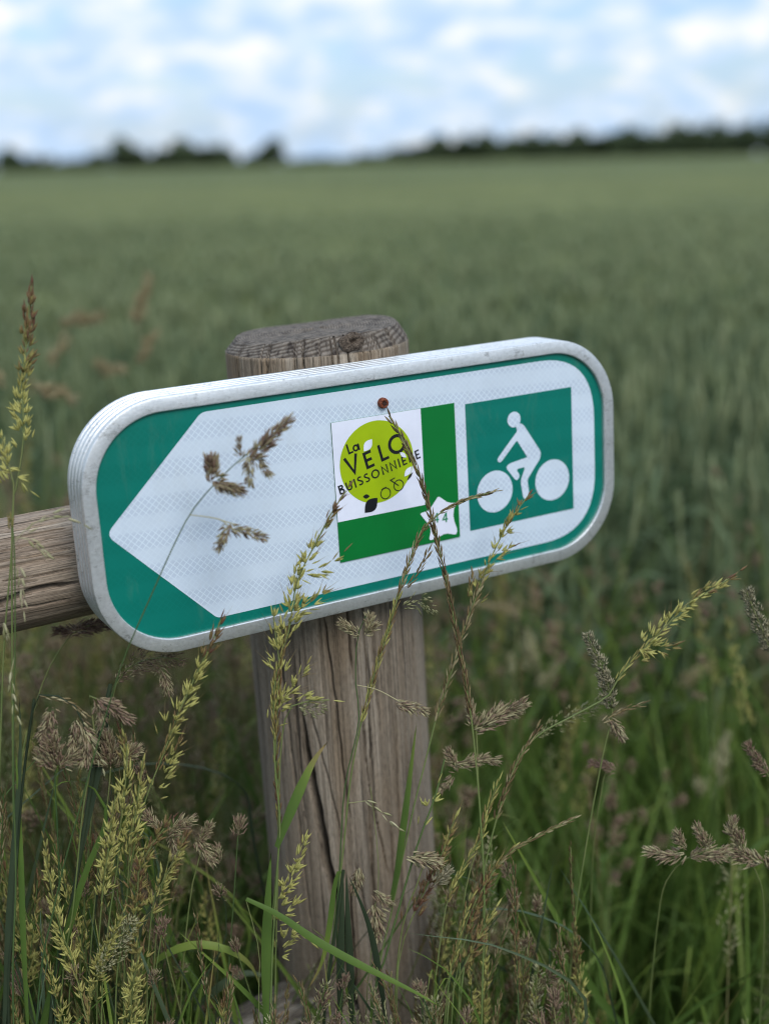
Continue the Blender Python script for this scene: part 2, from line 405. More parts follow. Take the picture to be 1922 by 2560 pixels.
# heads: path goes from tip to base of the head, sizes in metres
def head_oat(b, path, s=1.0, gap=.0042, spread=.55, tone=(.75, .1), awn=True, tm=None):
    tm = tm or SP_HI; L_ = np.linalg.norm(np.diff(path, axis=0), axis=1).sum(); n = max(4, int(L_/gap*1.25)); pts = spline(path, n)
    d = norm(np.gradient(pts, axis=0))*-1     # towards the tip
    for i in range(n):
        t = i/(n-1); k = 1 if t < .12 else (2 if t < .4 else 3)
        for _ in range(k):
            o = perp(d[i]); off = (.0005+.0065*t*random.random())*s; ang = spread*(.35+.8*random.random())*(.4+.9*min(1, t*2))
            base = pts[i]+o*off - d[i]*off*1.5 + d[i]*random.uniform(-1, 1)*gap
            dd = d[i]*math.cos(ang)+o*math.sin(ang); tn = tone[0]+(tone[1]-tone[0])*min(1, t*2.2)+random.gauss(0, .15)
            ln = .0085*s*random.uniform(.8, 1.15); op = random.random() < .55*min(1, t*3)
            if op:
                q = perp(dd); g = random.uniform(.25, .5)
                b.inst(tm, base, dd+q*g, ln, .0021*s, tn); b.inst(tm, base, dd-q*g, ln*.92, .0021*s, tn-.1)
                b.inst(tm, base, dd, ln*.7, .0015*s, tn-.25)
            else:
                b.inst(tm, base, dd, ln, .0020*s, tn)
            if awn and random.random() < .5: b.inst(AWN, base+dd*ln*.5, dd+rv(.18), ln*1.6, .00042, .6)
def head_twist(b, path, s=1.0, gap=.0034, tone=(.35, .8), tm=None, loose=.22):
    tm = tm or SP_HI; L_ = np.linalg.norm(np.diff(path, axis=0), axis=1).sum(); n = max(4, int(L_/gap)); pts = spline(path, n)
    d = norm(np.gradient(pts, axis=0))*-1; ph = random.random()*6
    o0 = perp(d[n//2])
    for i in range(n):
        t = i/(n-1); y = np.cross(d[i], o0)
        for k in range(1 if t < .1 else 2):
            a = ph+i*1.9+k*math.pi+random.gauss(0, .35); o = o0*math.cos(a)+y*math.sin(a); ang = loose*random.uniform(.5, 1.4)
            dd = d[i]*math.cos(ang)+o*math.sin(ang)
            b.inst(tm, pts[i]+o*.0009*s, dd, .0088*s*random.uniform(.8, 1.1), .0019*s, tone[0]+(tone[1]-tone[0])*random.random())
            if random.random() < .25: b.inst(AWN, pts[i]+dd*.007*s, dd+rv(.12), .007*s, .00022, .5)
def head_cluster(b, c, d, s=1.0, n=46, tone=(.0, .8), tm=None, up=None):
    """cocksfoot: one dense tuft of narrow spikelets fanning from c along d"""
    tm = tm or SP_HI; d = norm(np.asarray(d, float)); L_ = .019*s; n = int(n*1.5)
    for i in range(n):
        t = random.random()**.8; o = perp(d); ang = random.uniform(.15, 1.0)*(1-.45*t)
        base = c + d*L_*(t-.25)*.9 + o*.0045*s*random.random(); dd = d*math.cos(ang)+o*math.sin(ang)
        b.inst(tm, base, dd, .0076*s*random.uniform(.75, 1.2), .0017*s, tone[0]+(tone[1]-tone[0])*random.random())
        if i % 3 == 0: b.inst(SP_LO, base+dd*.0065*s+rv(.0005), perp(dd), .0022*s, .0006*s, random.uniform(0, .35))
def head_spike(b, path, rad=.0045, n=420, tm=None):
    tm = tm or SP_LO; pts = spline(path, 30); d = norm(np.gradient(pts, axis=0))*-1
    for i in range(n):
        t = random.random(); j = min(29, int(t*30)); o = perp(d[j]); r = rad*(.45+.75*math.sin(math.pi*min(1, .12+t*.8)))*random.uniform(.75, 1.1)
        r *= .8+.35*math.sin(t*23)
        dd = d[j]*.75+o*.7+rv(.25)
        b.inst(tm, pts[j]+o*r*.6+d[j]*random.uniform(-1, 1)*.001, dd, .0042*random.uniform(.7, 1.2), .0013, random.random()**1.3)
def head_feather(b, path, s=1.0, n=150, width=.014, tone=(.2, .8), tm=None):
    tm = tm or SP_LO; pts = spline(path, 24); d = norm(np.gradient(pts, axis=0))*-1
    for i in range(n):
        t = random.random(); j = min(23, int(t*24)); o = perp(d[j]); r = width*math.sin(math.pi*min(1, .1+t*.85))*random.random()**.7*.5
        b.inst(tm, pts[j]+o*r-d[j]*r*.2, d[j]*.8+o*.5+rv(.2), .005*s*random.uniform(.7, 1.2), .0014*s, tone[0]+(tone[1]-tone[0])*random.random())
MAT_OF = {'oat': M_OAT, 'twist': M_STRAW, 'cluster': M_COCK, 'spike': M_TIM, 'feather': M_PALE, 'palehang': M_PALE}
HEAD_NAME = {'oat': 'seed_head', 'twist': 'seed_head', 'cluster': 'seed_cluster', 'spike': 'seed_spike', 'feather': 'seed_head', 'palehang': 'drooping_spikelets'}
def hero(name, label, cat, stem, heads, zt=.93, zb=1.0, leaves=(), mat_stem=M_STEM, r=(.0005, .0011), stone=.45, ztail=None, group=None):
    """stem: pixel polyline from tip to base, carried on down to the ground; heads: list of (kind, pixel polyline, options)"""
    n = len(stem); ys_ = [p[1] for p in stem]
    def zof(y):
        t = (y-ys_[0])/max(1, (ys_[-1]-ys_[0])); return zt+(zb-zt)*min(1.15, max(-.1, t))
    P = [at(x, y, zof(y)) for x, y in stem]
    foot = P[-1].copy(); dirn = norm(P[-1]-P[-2]); 
    g = foot + np.array([dirn[0]*.5*foot[2], dirn[1]*.2, -foot[2]])
    if foot[2] > .02: P += [foot*.5+g*.5+np.array([0, 0, .02]), g]
    base = P[-1].copy(); e = empty(name, loc=base); tag(e, label, cat, group, 'thing')
    sb = PB(); path = spline(P, 10+6*len(P)); m_ = len(path)
    sb.tube(path, r[0], r[1], np.repeat(np.linspace(stone+.15, stone-.2, m_), 5)); sb.build('stem', mat_stem, e, base)
    for kind, pl, o in heads:
        o = dict(o); hb = PB(); mat = o.pop('mat', MAT_OF[kind]); nm = o.pop('name', HEAD_NAME[kind]); dz = o.pop('dz', 0)
        pp = [at(x, y, zof(y)+dz) for x, y in pl]
        tw = o.pop('twig', None)
        if tw:
            q = [at(x, y, zof(y)+dz) for x, y in tw]; hb.tube(spline(q, 8), .0003, .0004, stone, 4)
        if kind == 'oat': head_oat(hb, pp, **o)
        elif kind == 'twist': head_twist(hb, pp, **o)
        elif kind == 'cluster':
            c, t_ = pp[0], pp[-1]; L_ = np.linalg.norm(t_-c); k = max(1, int(L_/.010)); s = o.pop('s', 1.0)
            for i in range(k+1): head_cluster(hb, c+(t_-c)*i/(k+.3), (t_-c)/max(L_, 1e-6)+rv(.15), s*(1-.35*i/(k+1)), **o)
        elif kind == 'spike': head_spike(hb, pp, **o)
        elif kind in ('feather',): head_feather(hb, pp, **o)
        elif kind == 'palehang': head_twist(hb, pp, gap=o.pop('gap', .0055), tone=(.0, .5), loose=.3, **o)
        hb.build(nm, mat, e, base)
    for pl, w_, t0, t1, o in leaves:
        lb = PB(); o = dict(o); dz = o.pop('dz', 0); mat = o.pop('mat', M_LEAF)
        pp = [at(x, y, zof(y)+dz) for x, y in pl]
        sd_ = norm(np.cross(pp[-1]-pp[0], np.array([0, 1., -.25])))
        sd_ = sd_*math.cos(o.get('turn', .3)) + np.array([0, 1., 0])*math.sin(o.get('turn', .3))
        lb.blade(spline(pp, 16), w_, t0, t1, side=sd_); lb.build('leaf', mat, e, base)
    return e
#SPLIT2
# ------------------------------------------------------------------ trees on the horizon
M_CROWN = plant('tree_foliage', [(0, (.035, .055, .026)), (.5, (.060, .088, .040)), (1, (.10, .13, .055))], .15)
M_BARK = flat('tree_bark', (.06, .048, .035), .9, .1, .3)
def crown_mesh(seed, w, h, sq):
    r_ = np.random.default_rng(seed); V = []; Fc = []; To = []; n = 0
    lobes = [(r_.normal(0, w*.22), r_.normal(0, w*.18), h*r_.uniform(.12, .74), w*r_.uniform(.18, .3)) for _ in range(9)]+[(0, 0, h*.5, w*.33), (0, 0, h*.25, w*.28)]
    for lx, ly, lz, lr in lobes:
        for _ in range(150):
            d = r_.normal(size=3); d /= np.linalg.norm(d); rr = lr*r_.uniform(.45, 1.08)
            c = np.array([lx, ly, lz])+d*rr*np.array([1, 1, sq]); c[2] = max(.3, c[2])
            q = r_.normal(size=(4, 3))*.55
            V += [c+k for k in q]; Fc += [(n, n+1, n+2), (n, n+2, n+3)]; t = r_.uniform(0, .9); To += [t]*4; n += 4
    return np.array(V), np.array(Fc), To
def tree(x, y, w, h, seed, label, group, name='tree'):
    e = empty(name, loc=(x, y, 0)); tag(e, label, 'tree', group, 'thing')
    V, Fc, To = crown_mesh(seed, w, h, .8); mesh_obj('crown', V, Fc, M_CROWN, e, tone=To)
    b = PB(); b.tube(np.array([(0, 0, -.2), (.1, 0, h*.3), (0, .1, h*.6)]), .28, .1, .3, 7)
    b.build('trunk', M_BARK, e); return e
def copy_tree(o, loc, s, rz, label, group):
    r = o.copy(); COL.objects.link(r); r.location = loc; r.rotation_euler = (0, 0, rz); r.scale = s; r['label'] = label; r['group'] = group
    for ch in o.children:
        c = ch.copy(); COL.objects.link(c); c.parent = r
    return r
D = 480.0
def tx(px): return (px*1922/1661-CX)/F*D/1.0
G1, G2, G3 = 'trees of the hedgerow on the left horizon', 'trees of the wood on the right horizon', 'bushes in the gap on the horizon'
T1 = tree(tx(60), D, 10, 10.6, 1, 'dark bushy tree highest of the clump at the far left end of the horizon', G1)
T2 = tree(tx(610), D, 9.6, 12.2, 2, 'round dark tree standing alone and tallest at the right end of the left hedgerow', G1)
T3 = tree(tx(900), D+8, 10, 5.5, 3, 'dark tree in the long wood on the right horizon', G2)
T4 = tree(tx(720), D+30, 5.5, 3.0, 4, 'small low bush in the gap between hedgerow and wood', G3)
protos = [T1, T2, T3]
ORD = ['first', 'second', 'third', 'fourth', 'fifth', 'sixth', 'seventh', 'eighth', 'ninth']
for i, (px, h, w) in enumerate([(-130, 8, 10), (-75, 6.5, 10), (-25, 6.0, 9), (20, 7.0, 9), (95, 6.3, 8), (130, 4.6, 8), (225, 4.3, 8), (260, 6.0, 9), (300, 8.4, 9), (335, 8.0, 9), (372, 6.6, 8), (410, 8.0, 9), (445, 7.8, 9), (482, 7.2, 9), (515, 6.2, 8), (165, 2.8, 7), (560, 3.6, 7), (195, 3.4, 8), (150, 3.6, 8), (585, 4.4, 8), (240, 4.5, 8), (-55, 5, 9), (-160, 6, 9)]):
    p = protos[i % 3]; hh = (10.6, 12.2, 5.5)[i % 3]; ww = (9, 8.2, 10)[i % 3]
    copy_tree(p, (tx(px), D+random.uniform(-8, 8), 0), (w*1.15/ww, w*1.1/ww, h*1.3/hh), random.uniform(0, 6), ('dark tree, %s from the left in the long left-hand hedgerow group' % ORD[i-6]) if 6 <= i <= 14 else 'low dark tree thinning out the left-hand hedgerow', G1)
for px, h in [(660, 1.9), (690, 2.2), (760, 2.0), (800, 2.9), (835, 2.7), (870, 3.1)]:
    copy_tree(T4, (tx(px), D+20, 0), (1.4, 1.2, h/2.4), random.uniform(0, 6), 'small low bush in the gap between hedgerow and wood', G3)
for i, px in enumerate(range(905, 1900, 31)):
    p = protos[i % 3]; hh = (10.6, 12.2, 5.5)[i % 3]; ww = (9, 8.2, 10)[i % 3]
    f = min(1, (px-880)/780); h = 5.0+ 1.4*min(1, (px-890)/80) + 2.6*f + random.uniform(-.6, .7)
    copy_tree(p, (tx(px), D-20*f+random.uniform(-6, 6), 0), (12/ww, 12/ww, h*1.32/hh), random.uniform(0, 6), 'dark tree in the long wood on the right horizon', G2)

# ------------------------------------------------------------------ wheat and meadow grass (countless: stuff)
def curve_pts(p, h, lean, az, n=5, droop=0.0):
    t = np.linspace(0, 1, n)[:, None]; dr = np.array([math.cos(az), math.sin(az), 0])
    return p + np.array([0, 0, 1.])*h*(t-droop*t**3) + dr*lean*t**2
def wheat_edge(x): return 1.85 - .12*x
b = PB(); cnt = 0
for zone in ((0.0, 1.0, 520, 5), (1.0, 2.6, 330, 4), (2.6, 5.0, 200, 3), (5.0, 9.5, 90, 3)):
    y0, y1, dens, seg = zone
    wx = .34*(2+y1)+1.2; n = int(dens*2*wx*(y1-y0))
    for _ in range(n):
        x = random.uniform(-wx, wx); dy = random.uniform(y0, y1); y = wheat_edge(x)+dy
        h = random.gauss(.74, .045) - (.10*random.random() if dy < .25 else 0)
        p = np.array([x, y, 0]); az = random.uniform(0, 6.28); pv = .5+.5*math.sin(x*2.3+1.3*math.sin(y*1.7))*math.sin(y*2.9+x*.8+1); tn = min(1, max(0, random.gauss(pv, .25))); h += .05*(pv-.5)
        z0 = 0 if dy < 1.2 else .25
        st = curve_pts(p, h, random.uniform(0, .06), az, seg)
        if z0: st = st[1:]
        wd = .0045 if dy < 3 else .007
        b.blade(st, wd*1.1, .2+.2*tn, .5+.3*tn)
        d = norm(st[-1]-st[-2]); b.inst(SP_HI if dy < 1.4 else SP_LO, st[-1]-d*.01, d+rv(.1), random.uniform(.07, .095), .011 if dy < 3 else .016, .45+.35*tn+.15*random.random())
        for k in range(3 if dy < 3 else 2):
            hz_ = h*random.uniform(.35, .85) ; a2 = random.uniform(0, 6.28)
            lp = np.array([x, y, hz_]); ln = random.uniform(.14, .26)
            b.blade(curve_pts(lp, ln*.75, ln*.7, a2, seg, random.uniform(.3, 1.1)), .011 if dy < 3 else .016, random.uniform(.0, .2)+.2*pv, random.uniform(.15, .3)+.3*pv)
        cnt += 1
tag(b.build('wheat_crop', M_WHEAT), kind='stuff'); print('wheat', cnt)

POSTXY = SW(-.715, 2.5, 1.03)
def verge_ok(p, z=None):
    return math.hypot(p[0]-POSTXY[0], p[1]-POSTXY[1]) > .10
def in_front_of_view(p):
    """True where a tall stem would stand between the lens and the board"""
    return p[1] < 1.0
bl = PB(); bs = PB(); bo = PB(); bc = PB(); bt = PB(); bp = PB()
BASEH = .52
n = 0
# low dense leaf layer over the whole verge
for _ in range(9000):
    x = random.uniform(-1.9, 1.9); y = random.uniform(.25, 2.15)
    if y > wheat_edge(x)+.25: continue
    p = np.array([x, y, 0])
    if not verge_ok(p): continue
    if y < .45: h = random.uniform(.12, .3)
    elif y < .85: h = random.uniform(.2, .42)
    else: h = random.uniform(.28, .60)
    ln = h*random.uniform(.2, .9); dr = random.choice((.0, .1, .35, .6))
    bl.blade(curve_pts(p, h/(1-dr*.6), ln*.5, random.uniform(0, 6.28), 6, dr), random.uniform(.0035, .008), random.uniform(-.1, .3), random.uniform(.2, .85) if random.random() < .85 else 1.0)
# taller leaves and flowering stems
def pick_height(x, y):
    left = max(0, min(1, (-x-.05)/.3))
    if y < .98: return random.uniform(.36, .56)+.12*left
    if y < 1.25: return random.uniform(.42, .66)+.20*left*random.random()
    return random.uniform(.5, .76)+.14*left*random.random()
def stem_with_head(x, y, h, kind, lo=False):
    p = np.array([x, y, 0]); az = random.uniform(0, 6.28); st = curve_pts(p, h, random.uniform(.02, .16), az, 8)
    bs.tube(st, .0010, .0005, random.uniform(.1, .8), 4)
    L_ = random.uniform(.08, .15); tm = SP_LO if y > 1.12 else SP_HI
    tip = st[-1]; d = norm(st[-1]-st[-2]); k = int(L_*1000)
    path = np.array([tip, tip-(tip-st[-2])*.6, st[-2]-d*max(0, L_-.09)])
    if kind == 'oat': head_oat(bo, path, 1.0, .0045, .6, (random.uniform(.4, .95), random.uniform(.0, .4)), tm is SP_HI, tm)
    elif kind == 'twist': head_twist(bt, path, 1.0, .0042, (random.uniform(0, .4), .85), tm)
    elif kind == 'feather': head_feather(bp, path, 1.0, 130, random.uniform(.012, .03), (random.random()*.4, .8), tm)
    else:
        nn = random.choice((3, 4, 5))
        for q in range(nn):
            t = q/(nn-.5); c = tip+(path[-1]-tip)*t; o = perp(d)*(.004+.022*t*random.random())
            bs.tube(np.array([c, c+o]), .0004, .0003, .4, 3)
            head_cluster(bc, c+o, d+norm(o)*.6+rv(.2), random.uniform(.8, 1.25), 34 if tm is SP_HI else 26, (random.uniform(.1, .5), 1.0), tm)
    for _ in range(random.choice((1, 2, 2))):
        hz_ = h*random.uniform(.2, .62); ln = random.uniform(.1, .24); q = curve_pts(p, h, 0, az, 8)[int(hz_/h*7)]
        bl.blade(curve_pts(q, ln*.8, ln*.6, random.uniform(0, 6.28), 7, random.uniform(.2, 1.0)), random.uniform(.004, .008), random.uniform(0, .4), random.uniform(.3, 1.0))
kinds = ['oat', 'twist', 'twist', 'cluster', 'feather', 'cluster']
for _ in range(1150):
    x = random.uniform(-1.7, 1.7) if random.random() < .4 else random.uniform(-.75, .75); y = random.uniform(.86, 2.0)
    if y > wheat_edge(x)+.2 or not verge_ok((x, y)): continue
    # keep the space right in front of and behind the board as open as in the photograph
    h = pick_height(x, y)
    if -.27 < x < .27 and y < 1.12: h = min(h, .56)
    if x > .15 and y > 1.0 and random.random() < .72: continue
    stem_with_head(x, y, h, random.choice(kinds))
for _ in range(950):
    x = random.uniform(-1.0, -.02); y = random.uniform(1.10, 1.9)
    if verge_ok((x, y)): stem_with_head(x, y, random.uniform(.5, .80), random.choice(('twist', 'feather', 'cluster')))
for _ in range(2600):
    x = random.uniform(-1.5, 1.5) if random.random() < .4 else random.uniform(-.8, .8); y = random.uniform(.86, 1.95)
    if not verge_ok((x, y)): continue
    h = pick_height(x, y)*random.uniform(.7, .97)
    if -.27 < x < .27 and y < 1.12: h = min(h, .54)
    bl.blade(curve_pts(np.array([x, y, 0]), h*1.1, h*random.uniform(.1, .5), random.uniform(0, 6.28), 9, random.choice((0, .1, .3))), random.uniform(.005, .010), random.uniform(0, .4), random.uniform(.2, .8))
tag(bl.build('meadow_grass_leaves', M_LEAF), kind='stuff'); tag(bs.build('meadow_grass_stems', M_STEM), kind='stuff')
tag(bo.build('meadow_oat_grass_heads', M_OAT), kind='stuff'); tag(bc.build('meadow_cocksfoot_heads', M_COCK), kind='stuff')
tag(bt.build('meadow_ryegrass_heads', M_STRAW), kind='stuff'); tag(bp.build('meadow_feathery_grass_heads', M_PALE), kind='stuff')

# ------------------------------------------------------------------ the wooden fence
def axis_v0(z):   # v at which the post axis reaches height z
    a, c = SW(-.715, 0, 1.03)[2], SW(-.715, 1, 1.03)[2]; return (z-a)/(c-a)
PO = SW(-.715, axis_v0(0), 1.03)
FM = frame_matrix(PO); FMI = np.array(FM.inverted())
fence = empty('wooden_fence', FM); tag(fence, 'weathered round-log fence, thick cracked post carrying the cycle sign', 'fence', None, 'thing')
def to_f(p): q = FMI @ np.append(p, 1); return q[:3]
RP = .0722
def hit_cyl(sx, sy, A, Dv, rad):
    """ray of source pixel with a cylinder in fence space (axis point A, unit axis Dv)"""
    o = to_f(CAM); far = to_f(CAM + M @ np.array([(sx-CX)/F, (sy-CY)/F, 1.0])); d = norm(far-o)
    do = d-Dv*(d@Dv); oo = (o-A)-Dv*((o-A)@Dv); a = do@do; bq = 2*do@oo; c = oo@oo-rad*rad; disc_ = bq*bq-4*a*c
    s = -bq/(2*a) if disc_ < 0 else (-bq-math.sqrt(disc_))/(2*a)
    return o+d*s
def fbm(x, y, seed, oct=4):
    r_ = np.random.default_rng(seed); out = np.zeros_like(x); amp = 1.0
    for k in range(oct):
        for _ in range(3):
            a, b_, c = r_.normal(0, 1), r_.normal(0, 1), r_.uniform(0, 6.28); out += amp*np.sin(x*a*(2**k)+y*b_*(2**k)+c)/3
        amp *= .5
    return out
def crack_field(TH, H, cracks, rad):
    dsp = np.zeros_like(TH)
    for pts, w, dep in cracks:
        pts = sorted(pts, key=lambda q: q[1]); hs = [q[1] for q in pts]; ths = [q[0] for q in pts]
        tc_ = np.interp(H, hs, ths); L_ = hs[-1]-hs[0]
        e_ = np.clip(np.minimum((H-hs[0])/(.12*L_+1e-6), (hs[-1]-H)/(.12*L_+1e-6)), 0, 1)
        x = (TH-tc_ + .004*np.sin(H*190+w*9000))*rad
        dsp += dep*e_*np.exp(-(np.abs(x)/(w*(.35+.65*e_)+1e-5))**5)
    return dsp
# post
top_v = None
ztop = to_f(SW(*(lambda q: (q[0], q[1], 1.03))(UV(798, 862, 1.03))))[2]       # lower edge of the bevel
AX = np.array([0, 0, 1.0]); A0 = np.zeros(3)
def th_h(sx, sy):
    q = hit_cyl(sx, sy, A0, AX, RP); return (math.atan2(q[1], q[0]), q[2])
def c5(l): return [th_h(560+x/1.992, 1450+y/1.992) for x, y in l]
cracks = [(c5([(385, 620), (420, 900), (470, 1150), (512, 1400), (570, 1650), (620, 1950), (670, 2260), (760, 2900)]), .0032, .030),
          (c5([(270, 200), (300, 500), (325, 720), (352, 950), (372, 1080)]), .0012, .012),
          (c5([(495, 160), (530, 420), (560, 640), (600, 1000), (640, 1250)]), .0007, .006),
          (c5([(690, 650), (720, 1000), (790, 1330), (830, 1500)]), .0006, .005),
          (c5([(255, 1500), (270, 1900), (290, 2100)]), .0012, .008),
          (c5([(930, 120), (960, 500), (1000, 1000)]), .0007, .006),
          (c5([(640, 1350), (720, 1700), (760, 2000), (800, 2260)]), .0006, .005),
          (c5([(880, 1500), (940, 1900), (975, 2260)]), .0007, .005),
          (c5([(430, 640), (520, 1000), (590, 1300)]), .0006, .004),
          (c5([(1010, 1100), (1040, 1500), (1060, 2000)]), .0007, .005)]
for _ in range(24):
    a = random.uniform(-math.pi+.3, -.3); h0 = random.uniform(.5, 1.0); L_ = random.uniform(.06, .3); sl = random.gauss(.0, .05)
    cracks.append(([(a, h0), (a+sl*L_/RP*.3+random.gauss(0, .004), h0+L_*.5), (a+sl*L_/RP*.6, h0+L_)], random.uniform(.0006, .0008), random.uniform(.003, .006)))
for _ in range(26):   # checks running down from the bevelled top
    a = random.uniform(-math.pi+.1, -.1); L_ = random.uniform(.03, .09)
    cracks.append(([(a+random.gauss(0, .03), ztop-L_), (a, ztop), (a+random.gauss(0, .02), ztop+.014)], random.uniform(.0003, .0006), random.uniform(.0015, .0035)))
fr = np.linspace(-math.pi-.15, .15, 430); bk = np.linspace(.15, math.pi-.15, 60)[1:-1]; th = np.concatenate([fr, bk])
hh = np.concatenate([np.linspace(-.1, .48, 16)[:-1], np.linspace(.48, ztop, 330)])
TH, HH = np.meshgrid(th, hh)
kn = th_h(520+1000/2.768, 760+255/2.768)
def knotd(TH, S): return np.sqrt(((TH-kn[0])*RP)**2+(S)**2)
grain = fbm(TH*7, HH*.8, 3, 5)*.00022 + fbm(TH*45, HH*1.0, 8, 2)*.00006
out = 1 + .012*np.sin(TH*2+1)+.006*np.sin(TH*5+HH*2)
RR = RP*out + grain - crack_field(TH, HH, cracks, RP)
V = np.stack([RR*np.cos(TH), RR*np.sin(TH), HH], -1).reshape(-1, 3); nth = len(th); rows = len(hh)
# bevel and top: profile rows
prof = [(1-.008*k, .0011*k) for k in range(1, 4)] + [(.976-.0118*k, .0033+.00112*k) for k in range(1, 9)]
prof += [(.8816-.02*(k/4), .0123+.0004*math.sin(k/4*1.5)) for k in range(1, 5)]
prof += [(r_, .0127+.0003*(1-r_)) for r_ in np.linspace(.845, .05, 26)]
ex = []
for j, (s, dz) in enumerate(prof):
    TH1 = th; HB = np.full_like(th, ztop+min(dz, .0120))
    cr = crack_field(TH1, HB, cracks, RP)
    w_ = max(0, 1-abs(dz-.008)/.02)
    tilt = .0030*np.cos(TH1-.2)*s - .0022*np.sin(TH1)*s + .0012*np.sin(TH1*3+1)*min(1, dz*90)
    rough_ = .0004*fbm(TH1*8*s, np.full_like(th, s*40), 12, 4)*min(1, dz*80)
    r_ = RP*s*(1+.012*np.sin(TH1*2+1)) - cr*(1 if dz < .0124 else .25*s)
    ex.append(np.stack([r_*np.cos(TH1), r_*np.sin(TH1), ztop+dz+tilt*min(1, dz*100)+rough_], -1))
V = np.concatenate([V]+ex); rows2 = rows+len(ex)
V = np.vstack([V, [[0, 0, ztop+.0131]]])
i_, k_ = np.meshgrid(np.arange(rows2-1), np.arange(nth), indexing='ij'); i_ = i_.ravel(); k_ = k_.ravel(); k2 = (k_+1) % nth
Fq = np.stack([i_*nth+k_, i_*nth+k2, (i_+1)*nth+k2, (i_+1)*nth+k_], 1)
kk = np.arange(nth); cap = np.stack([(rows2-1)*nth+kk, (rows2-1)*nth+(kk+1) % nth, np.full(nth, len(V)-1), np.full(nth, len(V)-1)], 1)[:, :3]
Ft = np.concatenate([Fq[:, [0, 1, 2]], Fq[:, [0, 2, 3]], cap])
mi = np.concatenate([(i_ >= rows).astype(int)]*2+[np.ones(nth, int)])
mesh_obj('post', V, Ft, [M_POST, M_END], fence, smooth=True, midx=mi)
# knot on the bevel
kc = to_f(SW(*(lambda q: (q[0], q[1], .40))(UV(520+1003/2.768, 760+252/2.768, .40))))
kd = hit_cyl(520+1003/2.768, 760+258/2.768, A0, AX, RP*.985); kn_n = norm(np.array([kd[0], kd[1], RP*.28])); kx = norm(np.cross(AX, kn_n)); ky = np.cross(kn_n, kx)
V = []; Fc = []; na, nr = 40, 9
for j in range(nr):
    t = j/(nr-1); rr_ = .0085*t
    for k in range(na):
        a = 2*math.pi*k/na; bmp = .0022*math.sin(math.pi*min(1, t*1.15))**2 - .0030*(t < .55)*(.55-t)*2 + .0007*math.sin(a*5+3*t*3)*t - .003*(t > .93)
        rad_ = rr_*(1+.12*math.sin(a*2+1)+.06*math.sin(a*5))
        V.append(kd+kx*rad_*math.cos(a)*1.12+ky*rad_*math.sin(a)*.95+kn_n*(bmp+.0006))
for j in range(nr-1):
    for k in range(na): Fc.append((j*na+k, (j+1)*na+k, (j+1)*na+(k+1) % na, j*na+(k+1) % na))
mesh_obj('knot', V, Fc, M_KNOT, fence, smooth=True)

def rail(name, A, Dv, length, rad, crk, seed, label=None, flat_end=False):
    """log from A (inside the post) along Dv; cracks as (theta, distance) lists"""
    Dv = norm(Dv); X = norm(np.cross(AX, Dv)); Y = np.cross(Dv, X)      # Y is up
    th = np.linspace(0, 2*math.pi, 260, endpoint=False); hs = np.linspace(0, length, 240)
    TH, HH = np.meshgrid(th, hs)
    g = fbm(TH*9, HH*2, seed, 5)*.0005 + fbm(TH*40, HH*2.2, seed+4, 3)*.0002
    RR = rad*(1+.015*np.sin(TH*2+seed)) + g - crack_field(TH, HH, crk, rad)
    P_ = RR[..., None]*(np.cos(TH)[..., None]*X+np.sin(TH)[..., None]*Y) + HH[..., None]*Dv
    V = P_.reshape(-1, 3); nth = 260
    # own object: local x along the log
    i_, k_ = np.meshgrid(np.arange(239), np.arange(nth), indexing='ij'); i_ = i_.ravel(); k_ = k_.ravel(); k2 = (k_+1) % nth
    Fq = np.stack([i_*nth+k_, i_*nth+k2, (i_+1)*nth+k2, (i_+1)*nth+k_], 1)
    V = np.vstack([V, [[0, 0, 0]], [Dv*length]]); kk = np.arange(nth)
    Ft = np.concatenate([Fq[:, [0, 1, 2]], Fq[:, [0, 2, 3]], np.stack([kk, np.full(nth, len(V)-2), (kk+1) % nth], 1)[:, [0, 1, 2]], np.stack([239*nth+kk, 239*nth+(kk+1) % nth, np.full(nth, len(V)-1)], 1)])
    mesh = np.array([-Dv, np.cross(AX, -Dv)/np.linalg.norm(np.cross(AX, -Dv)), AX]); 
    o = mesh_obj(name, V, Ft, M_RAIL, fence, smooth=True); o.location = A
    if label: o['label'] = label
    return o, X, Y
# upper rail: its axis from the two silhouette lines on the left
mid0 = to_f(SW(*(lambda q: (q[0], q[1], 1.03))(UV(0, 1441, 1.03)))); mid1 = to_f(SW(*(lambda q: (q[0], q[1], 1.03))(UV(190, 1401, 1.03))))
Du = norm(mid0-mid1); A1 = mid1 + Du*(-mid1[0]/Du[0]); 
w_px = 291.0; zc_ = (M.T @ ((np.array(FM) @ np.append((mid0+mid1)/2, 1))[:3]-CAM))[2]; RR1 = w_px*.975/2/F*zc_
print('rail radius', RR1, 'zc', zc_, A1)
X1 = norm(np.cross(AX, Du)); Y1 = np.cross(Du, X1)
def th_r(x, y, A, rad, X, Y, Dv):
    q = hit_cyl(x, y, A, Dv, rad)-A; return (math.atan2(q@Y, q@X) % (2*math.pi), q@Dv)
def c7(l): return [th_r(x/5.027, 1200+y/5.027, A1, RR1, X1, Y1, Du) for x, y in l]
